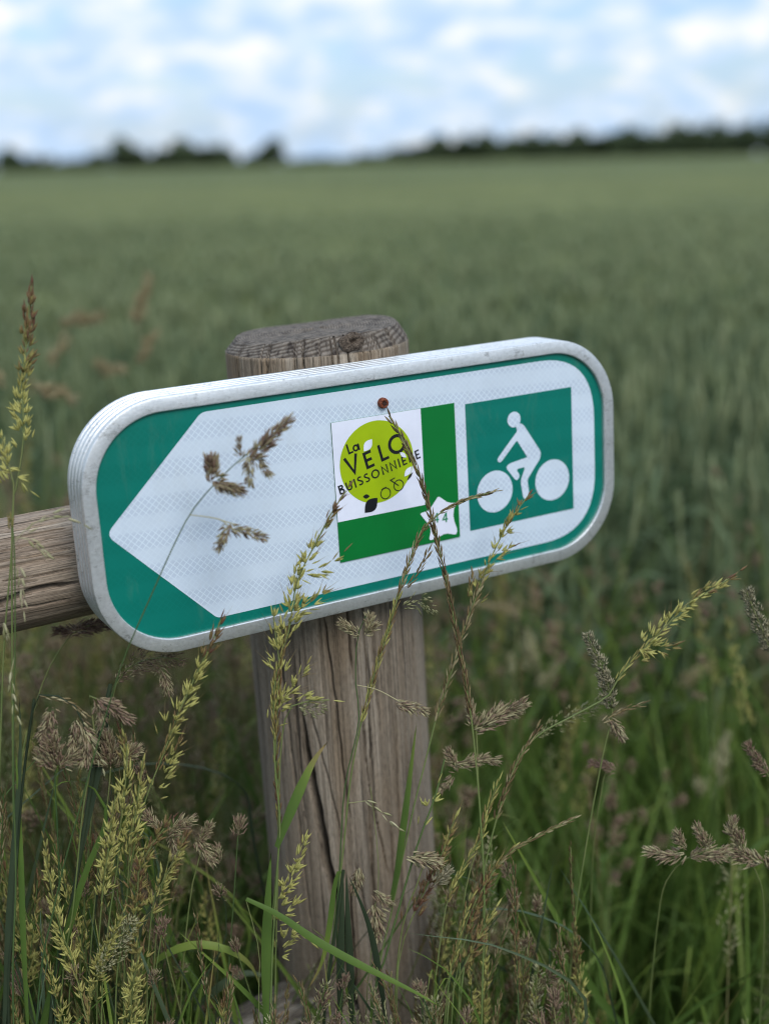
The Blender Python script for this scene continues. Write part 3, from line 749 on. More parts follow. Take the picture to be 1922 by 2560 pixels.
rc = [(c7([(980, 1285), (600, 1350), (330, 1410), (100, 1520), (-60, 1600), (-200, 1640)]), .0016, .016), (c7([(920, 850), (500, 940), (0, 1030), (-300, 1080)]), .0005, .005),
      (c7([(960, 940), (600, 990), (0, 1120), (-200, 1150)]), .0003, .003), (c7([(900, 590), (400, 680), (0, 755)]), .0004, .004), (c7([(870, 500), (400, 590), (0, 665)]), .0004, .003),
      (c7([(900, 1490), (500, 1560), (0, 1660)]), .0005, .004), (c7([(880, 330), (400, 400), (0, 560)]), .0003, .003), (c7([(950, 1110), (400, 1210), (0, 1280)]), .0004, .004),
      (c7([(600, 760), (300, 830), (0, 910)]), .0004, .003), (c7([(860, 690), (500, 765), (200, 830)]), .0004, .003), (c7([(800, 1180), (400, 1270), (0, 1370)]), .0003, .002)]
rail('rail', A1, Du, 1.6, RR1, rc, 21)
# lower rail, abutting the post low down
lz = to_f(SW(*(lambda q: (q[0], q[1], .55))(UV(705, 2490, .55))))
A2 = np.array([0.0, -.012, lz[2]-.062]); rc2 = [([(a, .0), (a+.05, .8), (a, 1.5)], .0005, .004) for a in (2.6, 3.2, 3.9, 4.4, 5.0)]
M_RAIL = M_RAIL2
rail('rail', A2, norm(Du+np.array([0, -.10, -.10])), 1.6, .050, rc2, 33)

# ------------------------------------------------------------------ the cycle route sign
S0 = (-.8, 1.41, .15)
SM = frame_matrix(SW(*S0)); sign = empty('direction_sign', SM)
tag(sign, 'green and white cycle route arrow sign in an aluminium frame screwed to the post', 'sign', None, 'thing')
def sl(u, v, w): return ((u-S0[0])*.1, (w-S0[2])*.1, -(v-S0[1])*.1)
def rrect(u0, u1, v0, v1, r, n=14):
    P = []
    for cu, cv, a0 in ((u1-r, v0+r, -90), (u1-r, v1-r, 0), (u0+r, v1-r, 90), (u0+r, v0+r, 180)):
        for k in range(n+1): a = math.radians(a0+90*k/n); P.append((cu+r*math.cos(a), cv+r*math.sin(a)))
    return P
# frame profile: (inset, w) from the inner lip over the front face and back along the ribbed side
pr = [(.100, .055), (.100, .008), (.094, .001), (.012, .000), (.004, .003), (.0, .012)]
w = .012
for k in range(4):
    pr += [(.0, w+.040), (.022, w+.048), (.024, w+.060), (.0, w+.070)]; w += .070
pr += [(.0, .325), (.006, .332), (.085, .332), (.085, .300)]
rings = [rrect(-3.005+i, 1.405-i, -.388+i, 1.408-i, .60-i, 18) for i, _ in pr]
nn = len(rings[0]); V = []; Fc = []
for (i, w_), rg in zip(pr, rings): V += [sl(u, v, w_) for u, v in rg]
for j in range(len(pr)-1):
    for k in range(nn): Fc.append((j*nn+k, (j+1)*nn+k, (j+1)*nn+(k+1) % nn, j*nn+(k+1) % nn))
fo = mesh_obj('frame', V, Fc, M_ALU, sign)
bm = bmesh.new(); bm.from_mesh(fo.data); bmesh.ops.recalc_face_normals(bm, faces=bm.faces); bm.to_mesh(fo.data); bm.free()
for p in fo.data.polygons: p.use_smooth = True
if hasattr(fo.data, 'set_sharp_from_angle'): fo.data.set_sharp_from_angle(angle=math.radians(32))
def plate(name, P, w, th_, mat, parent=sign, label=None):
    """closed outline P in (u, v) as a plate with its face at depth w"""
    P = list(P); n = len(P)
    tri = tessellate_polygon([[Vector((a, -b, 0)) for a, b in P]])
    V = [sl(u, v, w) for u, v in P]; Fc = []
    for t in tri:
        a, b_, c = [Vector(V[i]) for i in t]; nrm = (b_-a).cross(c-a)
        Fc.append(tuple(t) if nrm.y < 0 else tuple(reversed(t)))
    if th_:
        V += [sl(u, v, w+th_) for u, v in P]
        for k in range(n): Fc.append((k, (k+1) % n, n+(k+1) % n, n+k))
    o = mesh_obj(name, V, Fc, mat, parent)
    if label: o['label'] = label
    return o
WP = .030                                            # depth of the printed face behind the frame's front
panel = plate('panel', rrect(-2.925, 1.325, -.308, 1.328, .52), WP, .02, M_TEAL)
# round the arrow corners a little
def rounded(P, rs, n=6):
    out = []; m = len(P)
    for i in range(m):
        p = Vector(P[i]); a = (Vector(P[i-1])-p).normalized(); c = (Vector(P[(i+1) % m])-p).normalized(); r = rs[i]
        if r <= 0: out.append(tuple(p)); continue
        for k in range(n+1):
            t = k/n; q = (p+a*r)*(1-t)**2+p*2*t*(1-t)+(p+c*r)*t*t; out.append(tuple(q))
    return out
arrow = rounded([(-2.868, .486), (-2.115, -.241), (1.223, -.241), (1.223, 1.234), (-2.140, 1.234)], [.07, .04, .52, .52, .03], 12)
plate('arrow_field', arrow, WP-.002, 0, M_WHITE, panel)
sqp = plate('bicycle_square', [(0, 0), (1, 0), (1, 1), (0, 1)], WP-.004, 0, M_TEAL, panel)
def uv5(l): return [UV(1150+x/5.53, 950+y/5.53, WP) for x, y in l]
body = uv5([(800, 600), (822, 596), (850, 608), (880, 635), (1000, 822), (1092, 965), (1104, 1000), (1103, 1050), (1090, 1095), (1010, 1225), (930, 1360), (924, 1400), (935, 1480), (944, 1560), (938, 1610), (915, 1640), (880, 1640), (862, 1610),
            (848, 1530), (833, 1440), (832, 1390), (845, 1340), (884, 1222), (880, 1208), (868, 1204), (790, 1227), (778, 1240), (783, 1260), (808, 1300), (812, 1330), (805, 1355), (785, 1376), (765, 1380), (745, 1368), (640, 1230), (633, 1205), (650, 1175), (690, 1148), (800, 1108), (920, 1065), (790, 855), (775, 840), (760, 855), (575, 1112), (555, 1132), (537, 1138), (516, 1125), (508, 1095), (520, 1070), (640, 900), (770, 722), (778, 695), (765, 648)])
cyc = plate('cyclist_figure', body, WP-.006, 0, M_WHITE, panel)
def circ(cu, cv, r, n=48, a=1.0): return [(cu+r*math.cos(2*math.pi*k/n), cv+r*a*math.sin(2*math.pi*k/n)) for k in range(n)]
hc = uv5([(736, 545)])[0]; plate('cyclist_head', circ(*hc, .0615), WP-.0065, 0, M_WHITE, panel)
for c in uv5([(474, 1540), (1266, 1379)]): plate('wheel_disc', circ(*c, .1665), WP-.006, 0, M_WHITE, panel)
# sticker
def uv3(l): return [UV(780+x/3.9548, 940+y/3.9548, WP) for x, y in l]
WS = WP-.012
st = empty('sticker'); st.parent = sign; st.location = sl(-1.12, 1.02, WS)
def sst(o):
    o.parent = sign; return o
sx0, sx1, sy0, sy1 = -1.1446, -.1010, -.0245, 1.0249
base = plate('sticker', [(sx0, sy0), (sx1, sy0), (sx1, sy1), (sx0, sy1)], WS, .009, [M_STK_G]); bpy.data.objects.remove(st)
q = uv3([(1070, 335), (1105, 1275), (268, 1435)]); wu, wv = (q[0][0]+q[1][0])/2, (q[1][1]+q[2][1])/2
plate('sticker_white_field', [(sx0, sy0), (wu, sy0), (wu, wv), (sx0, wv)], WS-.0012, 0, M_STK_W, base)
cl = uv3([(257, 880)])[0]; cr_ = uv3([(995, 745)])[0]; ct = uv3([(665, 438)])[0]; cb = uv3([(620, 1247)])[0]
ccx = (cl[0]+cr_[0])/2; ccy = (ct[1]+cb[1])/2; cr = ((cr_[0]-cl[0])+(cb[1]-ct[1]))/4; print('disc', ccx, ccy, cr)
plate('lime_disc', circ(ccx, ccy, cr, 96), WS-.0024, 0, M_LIME, base)
star = uv3([(1245, 1190), (1262, 1200), (1320, 1240), (1365, 1252), (1400, 1252), (1408, 1262), (1390, 1320), (1386, 1380), (1395, 1430), (1420, 1500), (1424, 1535), (1412, 1560), (1395, 1563), (1330, 1553), (1290, 1560), (1240, 1590), (1170, 1618), (1152, 1615), (1150, 1595), (1162, 1540), (1160, 1490), (1130, 1450), (1085, 1395), (1060, 1362), (1070, 1350), (1120, 1335), (1155, 1310), (1185, 1265), (1230, 1195)])
plate('star_field', star, WS-.0024, 0, M_STK_W, base)
WI = WS-.0036
def strip(P, w_, closed=False, cap_=False):
    """mitred band along P (2-D), as vertices and quads"""
    P = [Vector(p) for p in P]; n = len(P); out = []
    for i in range(n):
        if closed: a, c = P[i-1], P[(i+1) % n]
        else: a, c = (P[i-1] if i else None), (P[i+1] if i < n-1 else None)
        d0 = (P[i]-a).normalized() if a is not None else None; d1 = (c-P[i]).normalized() if c is not None else None
        if d0 is None: m_ = Vector((-d1.y, d1.x))
        elif d1 is None: m_ = Vector((-d0.y, d0.x))
        else:
            n0, n1 = Vector((-d0.y, d0.x)), Vector((-d1.y, d1.x)); m_ = (n0+n1)/max(.35, 1+n0.dot(n1))
        out.append((P[i]+m_*w_/2, P[i]-m_*w_/2))
    V = [tuple(x) for p in out for x in p]; Fc = []
    for i in range(n if closed else n-1):
        j = (i+1) % n; Fc.append((2*i, 2*j, 2*j+1, 2*i+1))
    return V, Fc
def arc(cx_, cy_, rx, ry, a0, a1, n=10): return [(cx_+rx*math.cos(math.radians(a0+(a1-a0)*k/n)), cy_+ry*math.sin(math.radians(a0+(a1-a0)*k/n))) for k in range(n+1)]
def glyph(ch, w_):
    h = w_/2
    if ch == 'V': return .80, [([(.04, 1), (.40, .03), (.76, 1)], 0)]
    if ch == 'L': return .56, [([(h, 1), (h, h), (.54, h)], 0)]
    if ch == 'I': return w_+.02, [([(h, 0), (h, 1)], 0)]
    if ch in 'EÉÈ':
        g = [([(.54, 1-h), (h, 1-h), (h, h), (.54, h)], 0), ([(w_, .5), (.48, .5)], 0)]
        if ch == 'É': g.append(([(.20, 1.10), (.40, 1.26)], 0))
        if ch == 'È': g.append(([(.10, 1.26), (.30, 1.10)], 0))
        return .56, g
    if ch == 'O': return 1.04, [(arc(.5, .5, .5-h, .5-h, 0, 342, 19), 1)]
    if ch == 'U': return .72, [([(h, 1)]+arc(.35, .35, .35-h, .35-h, 180, 360, 10)+[(.7-h, 1)], 0)]
    if ch == 'N': return .78, [([(h, 0), (h, .94), (.76-h, .06), (.76-h, 1)], 0)]
    if ch == 'S': return .56, [(arc(.27, .74, .22, .26-h, 30, 250, 10)+arc(.27, .27, .24, .27-h, 90, -150, 10)[1:], 0)]
    if ch == 'R': return .62, [([(h, 0), (h, 1)], 0), ([(w_, 1-h)]+arc(.34, .735, .20, .265-h, 90, -90, 8)+[(w_, .47+h)], 0), ([(.30, .45), (.56, .0)], 0)]
    if ch == 'B': return .62, [([(h, 0), (h, 1)], 0), ([(w_, 1-h)]+arc(.32, .76, .18, .24-h, 90, -90, 8)+[(w_, .52+h)], 0), ([(w_, .50)]+arc(.34, .27, .21, .27-h*.6, 75, -90, 8)+[(w_, h)], 0)]
    if ch == 'a': return .62, [(arc(.28, .32, .24, .26, 0, 342, 19), 1), ([(.60, .0), (.60, .64)], 0)]
    if ch == '4': return .66, [([(.62, .30), (.06, .30), (.44, .96)], 0), ([(.44, .99), (.44, 0)], 0)]
    return .3, []
def letter(name, ch, s, at_, ang, wd, mat, parent, w, cap_scale=1.0):
    adv, strokes = glyph(ch, wd); ca, sa = math.cos(ang), math.sin(ang); V = []; Fc = []
    for k, (P, cl_) in enumerate(strokes):
        v2, f2 = strip(P, wd, bool(cl_)); n0 = len(V)
        for x, y in v2:
            u = at_[0]+(x*ca+y*sa)*s*cap_scale; v = at_[1]+(x*sa-y*ca)*s*cap_scale    # v runs down, text rises to the right
            V.append(sl(u, v, w-.0009*k))
        for f in f2:
            f = tuple(i+n0 for i in f); a, b_, c = [Vector(V[i]) for i in f[:3]]
            Fc.append(f if (b_-a).cross(c-a).y < 0 else tuple(reversed(f)))
    if V: mesh_obj(name, V, Fc, mat, parent)
    return adv*s*cap_scale
lt = base
# text slope: pixel direction of the base line brought into the board plane
pa, pb = uv3([(270, 1172), (1052, 810)]); ang = math.atan2(pb[1]-pa[1], pb[0]-pa[0]); print('angle', math.degrees(ang))
word = 'BUISSONNIÈRE'; wd = .165; LB = math.hypot(pb[0]-pa[0], pb[1]-pa[1]); sB = .070
tot = sum(glyph(c, wd)[0] for c in word); gap = (LB+.012-tot*sB)/(len(word)-1); print('gap', gap/sB); pos = 0
for c in word:
    a = (pa[0]+pos*math.cos(ang), pa[1]+pos*math.sin(ang)); pos += letter('letter', c, sB, a, ang, wd, M_INK, lt, WI)+gap
for c, p, s in (('V', (352, 985), .137), ('É', (532, 921), .130), ('L', (677, 846), .130), ('O', (770, 800), .152)):
    letter('letter', c, s, uv3([p])[0], ang, .165, M_INK, lt, WI)
letter('letter', 'L', .078, uv3([(352, 774)])[0], ang, .17, M_INK, lt, WI)
letter('letter', 'a', .078, uv3([(406, 750)])[0], ang, .17, M_INK, lt, WI)
def lens(p0, p1, bulge, n=10, b2=None):
    p0, p1 = Vector(p0), Vector(p1); d = p1-p0; nn_ = Vector((-d.y, d.x)); b2 = bulge if b2 is None else b2
    return [tuple(p0+d*(k/n)+nn_*bulge*math.sin(math.pi*k/n)) for k in range(n+1)]+[tuple(p0+d*(1-k/n)-nn_*b2*math.sin(math.pi*k/n)) for k in range(1, n)]
def leafp(name, a, b_, bul, mat, w_=WI-.0012, b2=None):
    A_, B_ = uv3([a, b_]); plate(name, lens(A_, B_, bul, 10, b2), w_, 0, mat, base)
leafp('white_leaf', (500, 742), (580, 620), .30, M_STK_W, WI-.003); leafp('white_leaf', (855, 752), (920, 800), .22, M_STK_W, WI-.003)
leafp('white_leaf', (900, 990), (972, 890), .24, M_STK_W, WI-.003); leafp('black_leaf', (928, 1030), (985, 945), .12, M_INK)
leafp('black_leaf', (512, 1347), (636, 1200), .34, M_INK); leafp('black_leaf', (492, 1188), (560, 1185), .28, M_INK)
bk_ = base
def outl(name, P, w_, closed, dw=0):
    v2, f2 = strip(P, w_, closed); V = [sl(u, v, WI-dw) for u, v in v2]; Fc = []
    for f in f2:
        a, b_, c = [Vector(V[i]) for i in f[:3]]; Fc.append(f if (b_-a).cross(c-a).y < 0 else tuple(reversed(f)))
    mesh_obj(name, V, Fc, M_INK, bk_)
for c in uv3([(717, 1157), (846, 1077)]): outl('bicycle_wheel_outline', circ(*c, .041, 30), .008, True)
outl('bicycle_handlebar', uv3([(808, 1003), (765, 1026), (846, 1080)]), .008, False, .0009)
outl('bicycle_saddle', uv3([(676, 1122), (700, 1106), (724, 1096)]), .010, False, .0009)
nm = base; na_, nb_ = uv3([(1195, 1462), (1290, 1450)]); an2 = math.atan2(nb_[1]-na_[1], nb_[0]-na_[0])*.4
for p in ((1190, 1452), (1278, 1447)): letter('digit', '4', .078, uv3([p])[0], an2, .15, M_NUM, nm, WI)
# screw
su, sv = UV(955, 1007, WP); V = []; Fc = []; pf = [(0, -.012), (.014, -.030), (.030, -.034), (.036, -.030), (.039, -.015), (.039, .0)]
pf = [(.006, -.016), (.016, -.019), (.018, -.034), (.030, -.036), (.037, -.031), (.040, -.018), (.040, .002)]
ns = 32
for r_, w_ in pf: V += [sl(su+r_*math.cos(2*math.pi*k/ns), sv+r_*math.sin(2*math.pi*k/ns), WP-.002+w_) for k in range(ns)]
for j in range(len(pf)-1):
    for k in range(ns): Fc.append((j*ns+k, (j+1)*ns+k, (j+1)*ns+(k+1) % ns, j*ns+(k+1) % ns))
Fc.append(tuple(range(ns)))
sc_ = mesh_obj('screw', V, Fc, M_RUST, sign)
bm = bmesh.new(); bm.from_mesh(sc_.data); bmesh.ops.recalc_face_normals(bm, faces=bm.faces); bm.to_mesh(sc_.data); bm.free()
cross = []
for k in range(4):
    a = math.radians(20+90*k); c, s = math.cos(a), math.sin(a); cross += [(su+.006*c*1.2-.006*s*0, sv+.006*s*1.2), (su+.024*c+.005*s, sv+.024*s-.005*c), (su+.024*c-.005*s, sv+.024*s+.005*c)]
cross = sorted(cross, key=lambda p: math.atan2(p[1]-sv, p[0]-su))
pts_ = []
for k in range(4):
    a = math.radians(20+90*k); b2 = math.radians(65+90*k); c, s = math.cos(a), math.sin(a)
    pts_ += [(su+.021*c+.005*s, sv+.021*s-.005*c), (su+.021*c-.005*s, sv+.021*s+.005*c), (su+.008*math.cos(b2), sv+.008*math.sin(b2))]
plate('cross_recess_shade', pts_, WP-.002-.0385, .002, M_DARK, sc_)  # raised cross on the head; near-black rust colour stands in for recess shade
# ------------------------------------------------------------------ grasses standing at the board, each a plant of its own
OG, CG, RG = 'oat_grass', 'cocksfoot_grass', 'ryegrass'
GR = 'grass'
# 1 cocksfoot across the arrow
hero(CG, 'tall cocksfoot grass with purplish tufts crossing the white arrow', GR, [(575, 950), (540, 975), (505, 1005), (455, 1055), (410, 1112), (368, 1195), (330, 1280), (290, 1370), (262, 1440), (225, 1560), (180, 1720), (120, 1950), (80, 2212)],
     [('cluster', [(548, 985), (612, 918)], dict(s=.9, n=44, tone=(.15, 1))), ('cluster', [(522, 985), (518, 958)], dict(s=.5, n=26, tone=(.15, 1))), ('cluster', [(540, 985), (538, 1035)], dict(s=.65, n=34, twig=[(515, 1000), (540, 985)])),
      ('cluster', [(552, 985), (574, 1018)], dict(s=.6, n=34)), ('cluster', [(458, 1032), (456, 1015)], dict(s=.85, n=50, tone=(.15, 1))), ('cluster', [(470, 1042), (500, 1052)], dict(s=.85, n=50, tone=(.15, 1))),
      ('cluster', [(492, 1138), (478, 1175)], dict(s=.66, n=36, tone=(0, .8), twig=[(410, 1112), (450, 1117), (480, 1124), (494, 1138)])), ('cluster', [(505, 1140), (562, 1158)], dict(s=.66, n=38, tone=(0, .9), twig=[(480, 1124), (508, 1133)]))], .845, .93, r=(.00035, .0011), stone=.0)
# 2 oat grass
hero(OG, 'yellow dark-tipped oat grass rising over the sign face just left of the sticker', GR, [(748, 1060), (715, 1110), (690, 1160), (660, 1215), (640, 1265), (632, 1310), (625, 1360), (605, 1420), (592, 1500), (594, 1650), (605, 1780), (598, 1900), (585, 2212)],
     [('oat', [(748, 1060), (715, 1110), (690, 1160), (662, 1215), (640, 1265), (632, 1310), (622, 1370)], dict(tone=(1.0, .1), gap=.0046)), ('oat', [(735, 1200), (700, 1225), (665, 1235)], dict(tone=(.6, .1), awn=False)), ('oat', [(706, 1275), (675, 1300), (640, 1330)], dict(tone=(.5, .1))),
      ('twist', [(625, 1360), (605, 1430), (592, 1500), (594, 1600)], dict(mat=M_OAT, tone=(.2, .7)))], .895, .96,
     [([(598, 1830), (625, 1760), (655, 1690), (680, 1640), (708, 1602)], .008, .25, 1.15, dict(turn=.5)), ([(575, 2212), (575, 2100), (577, 2000), (580, 1925), (586, 1840)], .008, .3, .35, {})])
hero(OG, 'slender oat grass with brown close spikelets running down the left side of the post', GR, [(590, 1318), (596, 1380), (604, 1440), (600, 1520), (596, 1600), (600, 1700), (606, 1790), (598, 1880), (582, 2050), (570, 2212)],
     [('oat', [(590, 1318), (592, 1360), (600, 1400), (604, 1440)], dict(tone=(.3, .0), gap=.0055)), ('oat', [(660, 1440), (640, 1475), (618, 1500), (602, 1530)], dict(tone=(.3, .2), awn=True)), ('twist', [(604, 1440), (598, 1560), (598, 1680), (604, 1790)], dict(mat=M_OAT, tone=(.35, 1.0))),
      ('oat', [(662, 1805), (640, 1860), (622, 1910), (605, 1935)], dict(tone=(.1, .0))), ('oat', [(668, 2030), (640, 2010), (612, 2040)], dict(tone=(.3, .2), awn=False)), ('oat', [(650, 1945), (625, 1965), (603, 1985)], dict(tone=(.2, .1), awn=False))], .905, .99)
# 3 dark twisted head crossing the sticker
hero(RG, 'dark brown twisted grass spike crossing the sticker and its star', GR, [(840, 898), (878, 965), (912, 1045), (935, 1130), (955, 1215), (973, 1300), (988, 1380), (1003, 1460), (1016, 1540), (1028, 1650), (1038, 1780), (1046, 1950), (1040, 2212)],
     [('twist', [(842, 902), (878, 965), (912, 1045), (935, 1130), (955, 1215), (973, 1300), (988, 1380), (1003, 1460), (1017, 1545)], dict(gap=.0026, tone=(.3, 1.0), loose=.20, s=.95))], .94, 1.0)
hero(RG, 'straw coloured twisted grass bending right across the star towards the front wheel of the cyclist', GR, [(1072, 1060), (1000, 1082), (945, 1112), (905, 1160), (882, 1220), (862, 1280), (842, 1350), (817, 1430), (795, 1500), (772, 1600), (755, 1700), (742, 1830), (722, 2000), (700, 2212)],
     [('twist', [(1072, 1060), (1000, 1082), (950, 1108)], dict(s=.75, gap=.0024, tone=(.1, .8), loose=.13)), ('twist', [(930, 1125), (905, 1160), (882, 1220), (862, 1280)], dict(gap=.003, tone=(0, .8))), ('twist', [(862, 1280), (842, 1350), (817, 1430), (800, 1490), (780, 1560)], dict(gap=.0028, mat=M_OAT, tone=(.1, .8))),
      ('twist', [(925, 1195), (900, 1240), (880, 1270)], dict(s=.9)), ('feather', [(940, 1320), (905, 1300), (870, 1310)], dict(n=60, width=.012)), ('palehang', [(858, 1790), (820, 1752), (790, 1730)], dict(twig=[(790, 1730), (752, 1735)]))], .935, .99)
hero(OG, 'pale oat grass with open spikelets reaching over the rear wheel of the cyclist', GR, [(1143, 1068), (1118, 1100), (1095, 1135), (1072, 1180), (1052, 1225), (1030, 1285), (1005, 1350), (985, 1420), (965, 1480), (945, 1540), (920, 1640), (890, 1760), (850, 1950), (800, 2212)],
     [('oat', [(1145, 1065), (1120, 1100), (1098, 1135), (1078, 1175)], dict(s=.9, gap=.0045, tone=(.75, .3))), ('oat', [(1100, 1185), (1080, 1200), (1055, 1222), (1035, 1270)], dict(s=.9, tone=(.6, .3))), ('twist', [(1022, 1240), (1018, 1260), (1012, 1290)], dict(s=.9, mat=M_OAT)), ('twist', [(1045, 1240), (1020, 1310), (990, 1400), (965, 1480), (940, 1560)], dict(mat=M_STRAW, tone=(0, .6), gap=.0036, loose=.3))], .99, 1.0,
     [([(842, 1960), (858, 1880), (872, 1780), (885, 1680), (900, 1560)], .0075, .35, .75, dict(turn=.9))])
# right side
hero(OG, 'bright oat grass arching to the upper right beyond the corner of the sign', GR, [(1592, 1238), (1540, 1272), (1480, 1308), (1440, 1350), (1400, 1392), (1360, 1432), (1335, 1465), (1310, 1505), (1240, 1545), (1160, 1590), (1115, 1650), (1075, 1760), (1040, 1900), (1010, 2050), (990, 2212)],
     [('oat', [(1592, 1238), (1560, 1258), (1520, 1280)], dict(tone=(.9, .5), spread=.2)), ('oat', [(1540, 1270), (1480, 1310), (1440, 1350), (1400, 1390)], dict(tone=(.3, .05), s=1.05)), ('oat', [(1468, 1392), (1430, 1400), (1400, 1395)], dict(tone=(.7, .2))), ('twist', [(1400, 1390), (1360, 1432), (1330, 1470)], dict(mat=M_OAT, tone=(0, .5), gap=.0036)),
      ('feather', [(1300, 1515), (1240, 1545), (1160, 1590)], dict(n=170, width=.016, tone=(.3, .9), dz=.03)), ('twist', [(1160, 1575), (1115, 1650), (1090, 1710), (1070, 1770)], dict(tone=(.1, .9))), ('twist', [(1385, 1522), (1340, 1535), (1300, 1560)], dict(tone=(.1, .8), s=.9))], .99, 1.0)
hero('timothy_grass', 'thick grey-green grass spike leaning left, right of the sign corner', GR, [(1268, 1375), (1290, 1420), (1312, 1480), (1322, 1535), (1300, 1640), (1270, 1800), (1240, 2000), (1225, 2212)],
     [('spike', [(1268, 1372), (1290, 1420), (1314, 1475)], dict(rad=.0052, n=420)), ('spike', [(1300, 1455), (1312, 1490), (1318, 1530)], dict(rad=.0066, n=380)), ('cluster', [(1318, 1555), (1335, 1580)], dict(s=.8))], .99, 1.05)
hero('timothy_grass', 'thick grey-green grass spike at the right edge leaning out of view', GR, [(1612, 1280), (1632, 1330), (1655, 1385), (1690, 1500), (1720, 1700), (1740, 2212)],
     [('spike', [(1612, 1278), (1632, 1330), (1662, 1405)], dict(rad=.0068, n=560))], 1.0, 1.05)
hero(CG, 'cocksfoot with a feathery purple tuft pointing right beside the post', GR, [(1025, 1550), (1030, 1600), (1032, 1680), (1040, 1790), (1044, 1900), (1040, 2212)],
     [('cluster', [(1020, 1560), (1018, 1535)], dict(s=.7)), ('cluster', [(1035, 1570), (1112, 1530)], dict(s=1.15, n=52)), ('cluster', [(990, 1650), (1058, 1640)], dict(s=.85)), ('cluster', [(985, 1660), (975, 1638)], dict(s=.75)), ('cluster', [(975, 1680), (958, 1700)], dict(s=.55))], .985, 1.02)
hero(CG, 'cocksfoot with four purplish tufts in a row low in the right corner', GR, [(1560, 1830), (1490, 1850), (1440, 1900), (1420, 1990), (1400, 2212)],
     [('cluster', [(1470, 1845), (1418, 1845)], dict(s=1.0, n=52)), ('cluster', [(1478, 1828), (1468, 1812)], dict(s=.75)), ('cluster', [(1525, 1830), (1512, 1800)], dict(s=.85)), ('cluster', [(1500, 1850), (1555, 1840)], dict(s=.95)), ('cluster', [(1530, 1850), (1540, 1850)], dict(s=.8))], 1.0, 1.1)
hero(CG, 'cocksfoot with round tufts leaving the frame at the lower right edge', GR, [(1600, 1800), (1610, 1850), (1640, 1900), (1650, 2000), (1640, 2212)],
     [('cluster', [(1600, 1830), (1578, 1790)], dict(s=.9, n=50)), ('cluster', [(1635, 1862), (1612, 1850)], dict(s=1.1, n=60)), ('cluster', [(1655, 1850), (1668, 1860)], dict(s=1.0, n=50))], 1.0, 1.1)
hero(CG, 'cocksfoot with a slim purple tuft halfway down the right edge', GR, [(1625, 1625), (1650, 1660), (1675, 1720), (1690, 1850), (1700, 2212)], [('cluster', [(1655, 1665), (1618, 1622)], dict(s=.8, n=40, tone=(.4, 1)))], 1.02, 1.1)
hero(RG, 'thin straw grass spike bending right with its tip over the dark grass', GR, [(1240, 1768), (1190, 1792), (1150, 1812), (1110, 1835), (1080, 1865), (1045, 1915), (1010, 1985), (980, 2080), (960, 2212)],
     [('twist', [(1240, 1768), (1190, 1792), (1150, 1812), (1110, 1835), (1080, 1865)], dict(gap=.003, tone=(0, .8), loose=.15, s=.8))], .98, 1.0)
hero('sedge', 'very dark thin upright spike standing alone at lower right', GR, [(1232, 1830), (1234, 1900), (1240, 1990), (1246, 2080), (1248, 2212)],
     [('twist', [(1232, 1830), (1234, 1900), (1240, 1990), (1245, 2080)], dict(gap=.0045, tone=(.8, 1.0), s=.7, loose=.1)), ('twist', [(1240, 1990), (1246, 2080), (1250, 2150)], dict(gap=.004, mat=M_OAT, tone=(.2, .8), s=.7))], 1.0, 1.05)
hero(CG, 'small dark purple tuft floating right of the feathery head', GR, [(1310, 1655), (1300, 1700), (1280, 1850), (1270, 2212)], [('cluster', [(1325, 1660), (1288, 1650)], dict(s=.75, tone=(.6, 1.0)))], 1.04, 1.15)
for i, (lab, tip, mid, tones) in enumerate([
    ('yellow-brown grass head just right of the post, highest of the bunch', [(1075, 1690), (1050, 1760), (1030, 1830)], (1000, 1960), (.0, .7)),
    ('straw grass head of the bunch leaning left on to the post edge', [(985, 1760), (960, 1830), (935, 1890), (900, 1960)], (865, 2060), (.3, .9)),
    ('pale grass head of the bunch beside the post at half height', [(1045, 1800), (1015, 1850), (985, 1900), (965, 1950)], (945, 2080), (-.1, .5)),
    ('olive grass head of the bunch farthest from the post', [(1105, 1835), (1065, 1880), (1035, 1940), (1010, 2010)], (985, 2110), (.2, .8)),
    ('green-brown grass head low in the bunch by the post foot', [(1020, 1930), (1000, 1990), (985, 2050), (970, 2110)], (950, 2170), (.1, .7)),
    ('short yellow grass head in the bunch with loose spikelets', [(1070, 1960), (1040, 2010), (1010, 2070)], (975, 2150), (-.1, .6))]):
    hero(OG if i % 2 else RG, lab, GR, tip+[mid, (mid[0]-10, 2212)], [('twist' if i % 2 == 0 else 'oat', tip, dict(gap=.0034, tone=tones, **({'mat': M_OAT} if i % 2 == 0 else {'spread': .35})))], .985, 1.0)
# in front of the post
hero(CG, 'cocksfoot with two green tufts under the sign and one hanging right on the post', GR, [(790, 1330), (772, 1380), (768, 1470), (775, 1560), (745, 1700), (735, 1850), (728, 2000), (735, 2212)],
     [('cluster', [(790, 1370), (798, 1350)], dict(s=.75, tone=(0, .6))), ('cluster', [(770, 1368), (752, 1352)], dict(s=.7, tone=(0, .6))), ('cluster', [(862, 1520), (908, 1530)], dict(s=.75, tone=(0, .8), twig=[(772, 1480), (815, 1490), (862, 1515)]))], .945, .99, r=(.0004, .0013), stone=.0)
hero(CG, 'cocksfoot hanging in three purplish tufts on the lower post', GR, [(800, 1700), (812, 1800), (818, 1900), (810, 1960), (800, 2080), (790, 2212)],
     [('cluster', [(775, 1880), (768, 1912)], dict(s=.8, n=50)), ('cluster', [(812, 1930), (832, 1945)], dict(s=.7)), ('cluster', [(810, 1965), (815, 2000)], dict(s=1.0, n=60))], .97, 1.0, r=(.0003, .0006))
